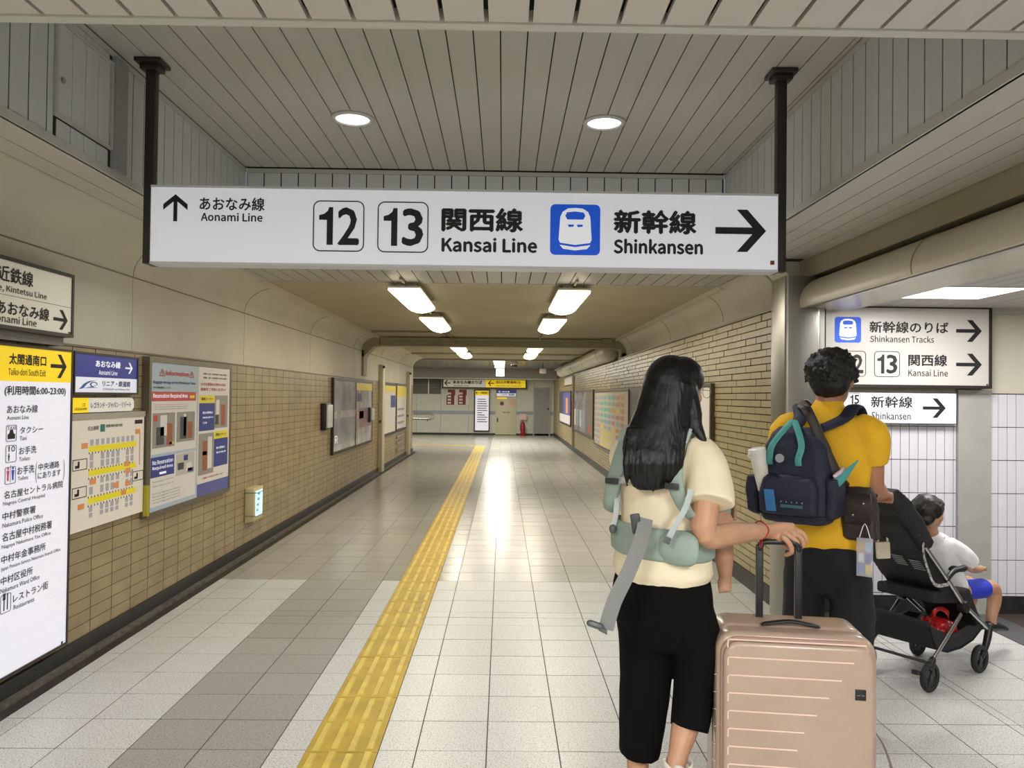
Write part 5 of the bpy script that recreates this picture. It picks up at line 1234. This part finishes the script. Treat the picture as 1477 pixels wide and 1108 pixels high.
for x0, x1, xm in ((-.085, -.045, -.055), (.035, .005, .025)):
    mb = MB(); mb.tube([bc(x0, -.093, 1.205), bc(x0, -.098, 1.235), bc(x0+.01, -.088, 1.29), bc(xm*.6, -.05, 1.36), bc(-.01, -.02, 1.392), bc(-.008, .0, 1.372)], [(.0135, .0032)]*6, 8, ref=bc.R, cap=True, sub=5); mb.build('carry_handle', TEAL, bk, smooth='auto')
for s, pts in ((1, [bc(.05, .02, 1.34), Mn(.09, -.10, 1.40), Mn(.115, -.03, 1.452), Mn(.12, .05, 1.425), Mn(.13, .13, 1.3), Mn(.16, .13, 1.15), Mn(.19, .02, 1.06)]), (-1, [bc(-.03, .02, 1.34), Mn(-.09, -.10, 1.40), Mn(-.115, -.03, 1.452), Mn(-.12, .05, 1.425), Mn(-.13, .13, 1.3), Mn(-.16, .12, 1.15), Mn(-.18, .0, 1.06)])):
    mb = MB(); mb.tube(pts, [(.032, .011)]*5+[(.02, .007), (.012, .004)], 12, ref=Mn.R, cap='round', sub=5); mb.build('shoulder_strap', NB, bk, smooth=True)
mb = MB(); mb.tube([P(1205, 697, 3.22), P(1214, 690, 3.23), P(1238, 664, 3.27)], [(.019, .004), (.019, .004), (.003, .003)], 8, ref=(.7, 0, -.7), cap=True, sub=3); mb.build('lower_strap', TEAL, bk, smooth='auto')
for nm, x0, y0, m_, r in (('round_badge', 1125, 661, mat('badge_grey', (150, 156, 160), .5), .018),):
    q = P(x0, y0, 3.235); mb = MB(); mb.tube([q, q-bc.F*.006], r, 16); mb.build(nm, m_, bk, smooth='auto')
mb = MB(); q = bc(-.09, -.15, 1.105); mb.obox(q, bc.R*.042, V((.012, 0, -.09)), -bc.F*.004); mb.build('tag_body', mat('charm_blue', (60, 120, 180), .4), thing('luggage_tag', q, 'small blue tag hanging on the front pocket of the navy backpack', 'tag'), bevel=.001)
pb = Panel(bc(0, -.147, 0), bc.R, .003); text(pb, '・・・・・', (-.02, .07, 1.055, 1.062), bk, mat('print_grey', (150, 155, 160), .6), .001, name='small_print')
MB().pbox(pb, -.02, .07, 1.035, 1.048, -.001, .001).build('teal_print', mat('print_teal', (62, 96, 110), .6), bk)
mb = MB(); mb.tube([bc(.17, -.06, 1.17), bc(.178, .0, 1.185), bc(.175, .05, 1.20)], [.008, .009, .006], 8, cap='round'); tag(mb.build('wrapped_pen', mat('pen_pink', (226, 200, 214), .5), smooth=True), 'pale pink pen clipped at the side pocket of the navy backpack', 'pen')
q0, q1 = P(1101, 697, 3.36), P(1092, 650, 3.36); t = thing('tumbler', q0, 'white tumbler with lid and loop standing in the left pocket of the backpack', 'bottle')
ax = (q1-q0); mb = MB(); mb.tube([q0-ax*.2, q0+ax*.9], [.027, .035], 20); mb.build('cup', mat('tumbler_white', (226, 224, 216), .35), t, smooth='auto'); mb = MB(); mb.tube([q0+ax*.9, q0+ax*.93, q0+ax*1.05, q0+ax*1.08], [.037, .038, .037, .030], 20); mb.build('lid', MATS['tumbler_white'], t, smooth='auto')
mb = MB(); c = q0+ax*.86+V((-.036, -.01, 0)); mb.tube([c+V((.010*math.cos(k*PI/6), -.003, .010*math.sin(k*PI/6))) for k in range(13)], .0035, 6); mb.build('loop', MATS['tumbler_white'], t, smooth=True)
# shoulder bag
BRN = mat('dark_brown_nylon', (44, 34, 32), .55, bump=.2, bscale=20)
sb = Body(*(P(1240, 730, 3.33).xy), 40); t = thing('shoulder_bag', sb(0, 0, .93), 'dark brown shoulder bag hanging at the hip between yellow t-shirt and stroller', 'bag')
mb = MB(); rloft(mb, sb, [(0.008, 0, .885, .055, .03), (.008, 0, .90, .07, .045), (0.004, 0, 1.0, .068, .045), (-.004, 0, 1.08, .062, .038), (-.006, 0, 1.115, .052, .02)]); m2 = blob(mb, 'bag_body', BRN, t, voxel=.006, smooth=7, noise=.006, nscale=12)
mb = MB(); rloft(mb, sb, [(0.006, -.048, .96, .05, .006), (0.004, -.05, 1.03, .06, .008), (0, -.045, 1.09, .055, .008)]); mb.build('flap', BRN, t, smooth=True)
for z in (1.0, 1.05): mb = MB(); mb.ball(sb(.03 if z > 1.02 else -.01, -.06, z), .006); mb.build('snap', M_alu, t, smooth=True)
mb = MB(); mb.tube([sb(-.05, 0, 1.11), P(1211, 690, 3.25), P(1190, 648, 3.26), P(1176, 615, 3.27), P(1162, 588, 3.32), Mn(-.105, -.06, 1.462), Mn(-.1, .05, 1.45), Mn(-.05, .15, 1.3)], [(.016, .004), (.02, .005), (.021, .006), (.021, .006), (.02, .006), (.02, .005), (.02, .005), (.018, .004)], 10, ref=(.7, 0, .7), cap=True, sub=5); st = mb.build('strap', BRN, t, smooth=True)
q = P(1155, 591, 3.29); mb = MB(); mb.obox(q, V((.036, 0, -.008)), V((.004, 0, .02)), V((0, -.008, 0))); mb.build('strap_buckle', mat('buckle_black', (20, 18, 18), .3), st, bevel=.002)
# clear bag with picture cards
t = thing('clear_pouch', P(1247, 828, 3.25), 'clear plastic pouch of colourful picture cards hanging below the brown shoulder bag', 'pouch')
pq = Panel(P(1247, 800, 3.25), Mn.R); a, b, c, d = pq.rect(1236, 775, 1259, 830)
MB().pbox(pq, a, b, c, d, -.01, .01).build('sleeve', mat('clear_plastic', (220, 225, 230), .12, alpha=.35), t, bevel=.003)
rnd = random.Random(9)
for k, cc in enumerate(((90, 130, 200), (226, 200, 90), (220, 224, 232), (70, 90, 180), (200, 160, 120), (150, 190, 220))):
    i, j = k % 2, k//2; MB().pbox(pq, a+.006+(b-a)*.46*i, a+(b-a)*.46*(i+1), c+.01+(d-c)*.3*j, c+(d-c)*.3*(j+1), -.004, .0035+.0005*k).build('picture_card', mat(f'card_{"abcdef"[k]}', cc, .4), t)
mb = MB(); mb.tube([pq.pt(a+.01, d, 0), pq.pt((a+b)/2, d+.06, 0), pq.pt(b-.01, d, 0)], .002, 6, sub=3); mb.build('cord', MATS['tumbler_white'], t)

# ---- suitcase -------------------------------------------------------------------
a0 = P(1035, 1000, 2.47); a1 = P(1272, 1000, 2.40); e = V((a1.x-a0.x, a1.y-a0.y, 0)); wS = e.length; e.normalize(); dS = V((-e.y, e.x, 0)); o_ = V((a0.x, a0.y, 0))
PK = mat('rose_shell', (172, 149, 132), .32, noise=.03, coat=.3); PKD = mat('rose_trim', (178, 146, 132), .35); PKL = mat('rose_ridge', (226, 200, 184), .3)
DK = mat('suitcase_black', (22, 21, 22), .4)
st_ = thing('suitcase', o_+e*wS/2+dS*.14, 'large pale pink ribbed hard shell suitcase with raised black trolley handle', 'suitcase')
def sp(u, d, z): return o_+e*u+dS*d+V((0, 0, z))
z0, z1 = .055, .742
def shell(u0, u1, d0, d1, z0, z1, bev, name, m, par, seg=6):
    bm = bmesh.new(); vs = [bm.verts.new(p) for p in (sp(u0, d0, z0), sp(u1, d0, z0), sp(u1, d1, z0), sp(u0, d1, z0), sp(u0, d0, z1), sp(u1, d0, z1), sp(u1, d1, z1), sp(u0, d1, z1))]
    for f in ((3, 2, 1, 0), (4, 5, 6, 7), (0, 1, 5, 4), (1, 2, 6, 5), (2, 3, 7, 6), (3, 0, 4, 7)): bm.faces.new([vs[i] for i in f])
    bm.normal_update()
    # round the four corners running in depth first, then soften the rims
    ed = [x for x in bm.edges if abs((x.verts[0].co-x.verts[1].co).normalized().dot(dS)) > .9]
    bmesh.ops.bevel(bm, geom=ed, offset=bev, segments=seg, profile=.5, affect='EDGES')
    ed = [x for x in bm.edges if len(x.link_faces) == 2 and x.calc_face_angle() > .6]
    bmesh.ops.bevel(bm, geom=ed, offset=min(.02, (d1-d0)*.4), segments=4, profile=.5, affect='EDGES')
    base = org(par); 
    for v in bm.verts: v.co -= base
    me = bpy.data.meshes.new(name); bm.to_mesh(me); bm.free(); me.materials.append(m); me.polygons.foreach_set('use_smooth', [True]*len(me.polygons)); me.set_sharp_from_angle(angle=.8)
    o = bpy.data.objects.new(name, me); COL.objects.link(o); o.parent = par; ORG[o.name] = base; return o
shell(0, wS, .125, .28, z0, z1, .06, 'rear_shell', PK, st_)
shell(.004, wS-.004, .105, .135, z0+.004, z1-.004, .058, 'seam_band', PKD, st_)
shell(0, wS, .035, .118, z0, z1, .06, 'middle_shell', PK, st_)
shell(.012, wS-.012, .018, .05, z0+.012, z1-.012, .056, 'front_rim', PKD, st_)
shell(.018, wS-.018, .0, .04, z0+.018, z1-.02, .052, 'front_panel', PK, st_)
pS = Panel(sp(0, 0, 0), e, 0)
for k in range(10):
    u_, v_ = pS.uv(1050, 922+25.7*k); u2, _ = pS.uv(1250-18*k if k < 6 else 1150, 945+24*k)
    if v_ < z0+.06: break
    mb = MB(); mb.tube([pS.pt(u_, v_-.026, .0), pS.pt(u_, v_-.004, .0005), pS.pt(u_+.004, v_, .0005), pS.pt(u2, v_, .0)], [.0026]*4, 6); mb.build('rib', PKL, st_, smooth='auto')
for k in range(9):
    z = .60-.055*k; mb = MB(); mb.tube([sp(-.0005, .05, z), sp(-.0005, .105, z-.02)], .002, 6, cap='round'); mb.build('side_rib', PKL, st_, smooth='auto')
r = pS.rect(1233.5, 994.5, 1249, 1010); q = MB().pbox(pS, *r, 0, .003).build('logo_plate', DK, st_, bevel=.0008); text(pS, '— · —', (r[0]+.005, r[1]-.005, (r[2]+r[3])/2-.002, (r[2]+r[3])/2+.002), q, mat('plate_text', (150, 150, 150), .5), .0036)
for i in range(2):
    du_ = .165 if i == 0 else .292
    mb = MB(); mb.prism([sp(du_-.0115, .222, z1-.1), sp(du_+.0115, .222, z1-.1), sp(du_+.0115, .242, z1-.1), sp(du_-.0115, .242, z1-.1)], (0, 0, .985-z1+.1)); mb.build('telescopic_tube', DK, st_, bevel=.003)
mb = MB(); mb.tube([sp(.165, .232, .972), sp(.172, .232, .99), sp(.19, .232, .997), sp(.268, .232, .997), sp(.286, .232, .99), sp(.292, .232, .972)], [(.011, .014)]*6, 12, ref=(0, 0, 1), cap='round', sub=3); mb.build('trolley_grip', DK, st_, smooth=True)
mb = MB(); mb.tube([sp(.155, .13, z1+.003), sp(.18, .13, z1+.008), sp(.245, .13, z1+.016), sp(.31, .13, z1+.008), sp(.335, .13, z1+.003)], [(.014, .004), (.014, .005), (.012, .006), (.014, .005), (.014, .004)], 10, ref=dS, cap='round', sub=4); mb.build('carry_handle', DK, st_, smooth=True)
MB().obox(sp(-.006, .075, .60), e*.012, dS*.05, V((0, 0, .038))).build('side_latch', DK, st_, bevel=.003)
for u in (.06, wS-.06):
    for d in (.06, .23):
        mb = MB(); mb.tube([sp(u-.018, d, .026), sp(u+.018, d, .026)], .026, 18); w_ = mb.build('wheel', DK, st_, smooth='auto'); MB().obox(sp(u-.026, d-.02, .03), e*.052, dS*.04, V((0, 0, .045))).build('wheel_housing', DK, w_, bevel=.006)
mb = MB(); mb.tube([sp(wS+.004, .10, .44), sp(wS+.03, .08, .40), sp(wS+.05, .06, .33), sp(wS+.055, .06, .25), sp(wS+.02, .08, .2)], [(.018, .0025)]*5, 8, ref=dS, cap=True, sub=4)
mb.build('side_strap', mat('strap_mauve', (176, 160, 154), .6), st_, smooth='auto'); MB().obox(sp(wS-.002, .09, .20), e*.014, dS*.03, V((0, 0, .05))).build('side_latch', DK, st_, bevel=.003)

# ---- stroller -------------------------------------------------------------------
r0, f0 = onZ(1341, 998), onZ(1413, 970); hv = (f0-r0).normalized(); sn = hv.cross(V((0, 0, 1)))
print('stroller', r0, f0)
BKF = mat('stroller_black_fabric', (22, 22, 24), .8, bump=.2, bscale=40); BKP = mat('stroller_black_plastic', (26, 26, 28), .4); TYR = mat('tyre_black', (30, 30, 31), .7); SIL = mat('stroller_silver', (190, 190, 188), .28, metal=1)
WID = .34
so = thing('stroller', (r0+f0)/2-sn*WID/2, 'black pushchair with silver frame tubes and mesh basket, a child seated in it', 'stroller')
p0 = Panel(r0, hv, 0)
def L2(px, py): return p0.uv(px, py)
def S(uv, w=0): return p0.pt(uv[0], uv[1], -w)      # w: distance towards the far side
for (wu, nm) in ((L2(1341, 975), 'rear'), (L2(1413, 950), 'front')):
    for w in (-.0, WID):
        c = S((wu[0], .0745), w); mb = MB(); n = 28
        prf = [(.052, -.012), (.068, -.016), (.0745, -.008), (.0745, .008), (.068, .016), (.052, .012)]
        vs = [c+hv*(r*math.cos(2*PI*k/n))+V((0, 0, r*math.sin(2*PI*k/n)))+sn*o for r, o in prf for k in range(n)]; m_ = len(prf)
        mb.add(vs, [(a*n+k, a*n+(k+1) % n, ((a+1) % m_)*n+(k+1) % n, ((a+1) % m_)*n+k) for a in range(m_) for k in range(n)]); wh = mb.build('wheel', TYR, so, smooth='auto')
        mb = MB(); mb.tube([c-sn*.011, c+sn*.011], .018, 16)
        for k in range(3):
            a = 2*PI*k/3+.5; d = hv*math.cos(a)+V((0, 0, math.sin(a))); s_ = hv*-math.sin(a)+V((0, 0, math.cos(a)))
            mb.prism([c+d*.012-s_*.012-sn*.007, c+d*.055-s_*.026-sn*.007, c+d*.055+s_*.026-sn*.007, c+d*.012+s_*.012-sn*.007], sn*.014)
        mb.build('wheel_hub', BKP, wh, smooth='auto')
fr_ = [(1284, 719), (1302, 744), (1320, 767), (1345, 804), (1368, 838), (1390, 873)]
J = L2(1390, 875)
for w in (0, WID):
    k = 'near' if w == 0 else 'far'
    mb = MB(); mb.tube([S(L2(*q), w) for q in fr_], [(.010, .014)]*6, 10, ref=sn, cap='round', sub=4); mb.build('frame_tube', SIL, so, smooth=True)
    mb = MB(); mb.tube([S(L2(1386, 886), w), S(L2(1347, 950), w)], [(.009, .013)]*2, 10, ref=sn); mb.build('rear_leg', SIL, so, smooth='auto')
    mb = MB(); mb.tube([S(L2(1345, 952), w), S(L2(1342, 964), w)], .017, 12, cap='round'); mb.build('rear_hub', BKP, so, smooth=True)
    mb = MB(); mb.tube([S(L2(1396, 878), w), S(L2(1426, 908), w)], [(.009, .012)]*2, 10, ref=sn); mb.build('front_leg', SIL, so, smooth='auto')
    mb = MB(); mb.tube([S(L2(1427, 903), w), S(L2(1424, 922), w), S(L2(1419, 940), w), S(L2(1414, 949), w)], [(.02, .016), (.02, .018), (.016, .014), (.014, .016)], 12, ref=sn, cap='round', sub=3); mb.build('front_fork', BKP, so, smooth=True)
    mb = MB(); c = S(J, w); mb.tube([c-sn*.022, c+sn*.022], .032, 18); mb.build('joint', BKP, so, bevel=.004)
mb = MB(); mb.tube([S(L2(1286, 722), 0), S(L2(1280, 713), 0), S(L2(1277, 711), .03), S(L2(1277, 711), WID-.03), S(L2(1280, 713), WID), S(L2(1286, 722), WID)], .015, 12, cap='round', sub=3); mb.build('push_handle', BKP, so, smooth=True)
# fabric shells spanning the width
def span(name, pts, w0, w1, m, par=so, blobv=.009, sm=5, noise=.003):
    mb = MB(); mb.prism([S(L2(*q), w0) for q in pts], -sn*(w1-w0)); return blob(mb, name, m, par, voxel=blobv, smooth=sm, noise=noise, nscale=12)
span('backrest', [(1296, 740), (1306, 740), (1350, 805), (1378, 846), (1384, 862), (1368, 862), (1352, 838), (1325, 795), (1300, 760)], .015, WID-.015, BKF)
span('seat', [(1350, 855), (1404, 850), (1408, 862), (1398, 872), (1350, 872)], .015, WID-.015, BKF)
span('folded_canopy', [(1279, 713), (1292, 705), (1312, 722), (1332, 752), (1344, 782), (1340, 793), (1328, 790), (1312, 765), (1292, 740)], -.012, WID+.012, BKF, noise=.006)
span('leg_rest', [(1402, 862), (1412, 862), (1426, 900), (1432, 905), (1430, 911), (1418, 909)], .03, WID-.03, BKF)
# basket: curved floor plus low side walls
bp = [(1340, 902), (1346, 925), (1352, 938), (1366, 942), (1386, 936), (1404, 924), (1418, 906)]
mb = MB(); mb.prism([S(L2(*q), 0) for q in bp]+[S(L2(x, y-4), 0) for x, y in bp[::-1]], -sn*WID); bs = mb.build('basket_floor', BKF, so, smooth='auto')
for w in (0, WID-.006):
    mb = MB(); mb.prism([S(L2(*q), w) for q in bp]+[S(L2(1398, 902), w), S(L2(1370, 918), w)], -sn*.006); mb.build('basket_side', BKF, bs, smooth='auto')
# rear sling of the basket between the legs
mb = MB(); mb.tube([S(L2(1340, 902), 0), S(L2(1338, 898), WID*.5), S(L2(1340, 900), WID)], [(.014, .006)]*3, 8, ref=(0, 0, 1), cap='round', sub=3); mb.build('basket_rim', BKF, bs, smooth=True)
mb = MB(); mb.tube([S(L2(1366, 836), 0), S(L2(1376, 824), 0), S(L2(1391, 819), .0), S(L2(1398, 824), .06), S(L2(1398, 824), WID-.06), S(L2(1391, 819), WID), S(L2(1376, 824), WID), S(L2(1366, 836), WID)], [.012, .014, .016, .016, .016, .016, .014, .012], 12, cap='round', sub=3); mb.build('bumper_bar', BKP, so, smooth=True)
mb = MB(); mb.tube([S(L2(1326, 782), -.02), S(L2(1327, 800), -.02), S(L2(1334, 824), -.02), S(L2(1344, 843), -.02), S(L2(1362, 842), -.02)], [(.009, .003)]*5, 8, ref=hv, cap=True, sub=4); mb.build('patterned_ribbon', mat('ribbon_white', (206, 204, 200), .6, noise=.6, nscale=90), so, smooth='auto')
mb = MB(); mb.tube([S(L2(1345, 958), 0), S(L2(1345, 958), WID)], .008, 8); mb.build('axle', BKP, so, smooth='auto')
mb = MB(); mb.obox(S(L2(1330, 975), 0.0), hv*-.05+V((0, 0, .012)), V((0, 0, .022)), -sn*.03); mb.build('brake_pedal', BKP, so, bevel=.004)
# faint care labels on the back of the seat
lw = mat('label_grey', (120, 122, 124), .6)
bd = (S(L2(1350, 838), 0)-S(L2(1300, 760), 0)).normalized(); bn = -sn.cross(bd)
if bn.y > 0: bn = -bn
for w, (x, y) in ((.16, (1330, 804)), (.08, (1334, 808))):
    c = S(L2(x, y), w)+bn*.012
    mb = MB()
    for k in range(5): mb.obox(c+bd*(.018*k), sn*.06, bd*.008, bn*.002)
    mb.build('care_print', lw, so, kind='stuff')
# red shopping bag in the basket
RED = mat('red_vinyl', (186, 26, 30), .3, noise=.2, nscale=20)
t = thing('shopping_bag', S(L2(1385, 920), .15), 'glossy red shopping bag lying in the stroller basket', 'bag')
mb = MB(); c = S(L2(1385, 912), .12); mb.ball(c, (.10, .085, .05), rotto(hv), 20, 14); mb.ball(c-hv*.05+sn*.03+V((0, 0, .01)), (.06, .05, .05), rotto(hv)); blob(mb, 'bag_body', RED, t, voxel=.006, smooth=3, noise=.012, nscale=22)
mb = MB(); mb.tube([c+V((-.04, -.02, .03)), c+V((-.035, -.03, .085)), c+V((.0, -.03, .105)), c+V((.04, -.03, .08)), c+V((.045, -.02, .03))], [(.012, .003)]*5, 8, ref=(0, 0, 1), cap=True, sub=4); mb.build('bag_handle', RED, t, smooth='auto')
mb = MB(); mb.obox(c+V((-.10, -.085, -.03)), V((.03, -.01, 0)), V((0, 0, .045)), V((0, -.004, 0))); mb.build('white_print', mat('bag_white', (226, 220, 216), .4), t, bevel=.001)
# little tote on the handle
q = P(1274, 776, 4.02); t = thing('mini_tote', P(1274, 806, 4.02), 'little natural canvas tote hanging from the stroller handle', 'bag')
CNV = mat('natural_canvas', (206, 198, 178), .8, bump=.2, bscale=150); pm = Panel(P(1274, 806, 4.02), (1, -.15, 0)); a, b, c, d = pm.rect(1263, 781, 1284.5, 806)
MB().poly(pm, [(a+.006, c), (b-.002, c+.006), (b-.006, d+.002), (a, d-.004)], -.012, .012).build('pouch', CNV, t, bevel=.004)
mb = MB(); mb.tube([pm.pt(a+.012, d, 0), P(1267, 757, 4.02), P(1272, 742, 4.03), P(1278, 757, 4.02), pm.pt(b-.014, d, 0)], [(.006, .002)]*5, 8, ref=(1, 0, 0), cap=True, sub=4); mb.build('handle', CNV, t, smooth='auto')
text(pm, '・・・', ((a+b)/2-.015, (a+b)/2+.015, c+.04, c+.044), t, lw, .0135, name='small_print')

# ---- child -----------------------------------------------------------------------
pc = Panel(r0, hv, -WID/2)
def K(px, py, o=0): u, v = pc.uv(px, py); return pc.pt(u, v, o)
ch = thing('person', K(1372, 860), 'small child with short black hair, white t-shirt and blue shorts sitting in the stroller', 'person')
ck = K(1338, 740); Rc_ = rotto(hv); mb = MB()
mb.ball(ck, (.075, .088, .092), Rc_); mb.ball(ck+hv*.035+V((0, 0, -.035)), (.055, .052, .055), Rc_); mb.ball(ck+hv*.088+V((0, 0, -.018)), (.009, .010, .01), Rc_); mb.ball(ck+hv*.08+V((0, 0, -.042)), (.016, .010, .007), Rc_)
for s in (1, -1): mb.ball(ck+Rc_ @ V((.075*s, -.0, -.018)), (.009, .015, .02), Rc_)
mb.tube([ck+V((0, 0, -.05)), K(1347, 775), K(1352, 785)], [.036, .035, .045], 14)
mb.tube([K(1350, 782), K(1356, 805), K(1366, 832), K(1374, 850)], [(.075, .055), (.08, .065), (.08, .07), (.085, .065)], 18, ref=sn, cap='round', sub=4)
for s in (1, -1):
    w = .065*s; 
    mb.tube([K(1356, 786, w*1.2), K(1368, 806, w*1.45), K(1377, 815, w*1.4), K(1390, 818, w*1.2), K(1398, 817, w)], [.034, .029, .026, .021, .018], 12, cap='round', sub=3)
    h0 = K(1398, 817, w); 
    for i in range(4): b = h0+sn*(.015-.010*i); mb.tube([b, b+hv*.022+V((0, 0, .004)), b+hv*.032+V((0, 0, -.012))], [.0075, .0068, .006], 8, cap='round', sub=2)
    mb.tube([h0-sn*.012*s, h0-sn*.022*s+hv*.014+V((0, 0, -.012))], [.0085, .007], 8, cap='round')
    mb.tube([K(1374, 850, w*.8), K(1398, 845, w), K(1415, 846, w), K(1417, 864, w), K(1413, 884, w), K(1413, 896, w)], [.055, .048, .042, .038, .03, .027], 14, cap='round', sub=4)
    mb.tube([K(1411, 897, w), K(1424, 899, w)], [(.026, .022), (.026, .018)], 10, ref=sn, cap='round')
cb = blob(mb, 'body', SK, ch, voxel=.0048, smooth=3)
for s in (1, -1):
    e_ = ck+hv*.076+Rc_ @ V((.028*s, 0, .0)); mb = MB(); mb.ball(e_, (.011, .008, .007), Rc_, 10, 8); mb.build('eye', MATS['eye_white'], cb, smooth=True); mb = MB(); mb.ball(e_+hv*.004, (.006, .005, .006), Rc_, 10, 8); mb.build('iris', MATS['iris_dark'], cb, smooth=True)
mb = MB(); mb.ball(ck-hv*.008+V((0, 0, .022)), (.083, .092, .086), Rc_, 24, 16); mb.ball(ck-hv*.05+V((0, 0, -.02)), (.066, .045, .05), Rc_); mb.ball(ck+hv*.055+V((0, 0, .05)), (.066, .042, .034), Rc_); blob(mb, 'hair', mat('dark_brown_hair', (24, 19, 18), .45, bump=.5, bscale=50), ch, voxel=.005, smooth=3, noise=.004, nscale=28)
WT = mat('white_cotton', (228, 228, 232), .8, bump=.2, bscale=20); mb = MB()
mb.tube([K(1347, 777), K(1350, 784), K(1356, 805), K(1366, 832), K(1372, 846)], [(.056, .052), (.094, .068), (.097, .080), (.095, .083), (.093, .078)], 20, ref=sn, cap='round', sub=4)
for s in (1, -1): mb.tube([K(1354, 784, .05*s), K(1362, 794, .09*s), K(1375, 806, .1*s)], [.050, .052, .044], 14, cap=True, sub=3)
blob(mb, 't_shirt', WT, ch, voxel=.006, smooth=3, noise=.003, nscale=14)
mb = MB(); mb.tube([K(1366, 846), K(1380, 852)], [(.092, .06), (.09, .055)], 18, ref=sn, cap='round')
for s in (1, -1): mb.tube([K(1374, 849, .055*s), K(1401, 845, .066*s)], [(.055, .056), (.058, .056)], 16, ref=sn, cap=True)
blob(mb, 'shorts', mat('blue_shorts', (34, 52, 190), .7), ch, voxel=.006, smooth=3)
for s in (1, -1):
    mb = MB(); mb.tube([K(1408, 899, .065*s), K(1416, 899, .065*s), K(1426, 901, .065*s), K(1432, 903, .065*s)], [(.028, .026), (.031, .03), (.03, .022), (.025, .016)], 14, ref=sn, cap='round', sub=3); mb.build('shoe', MATS['shoe_black'], ch, smooth=True)
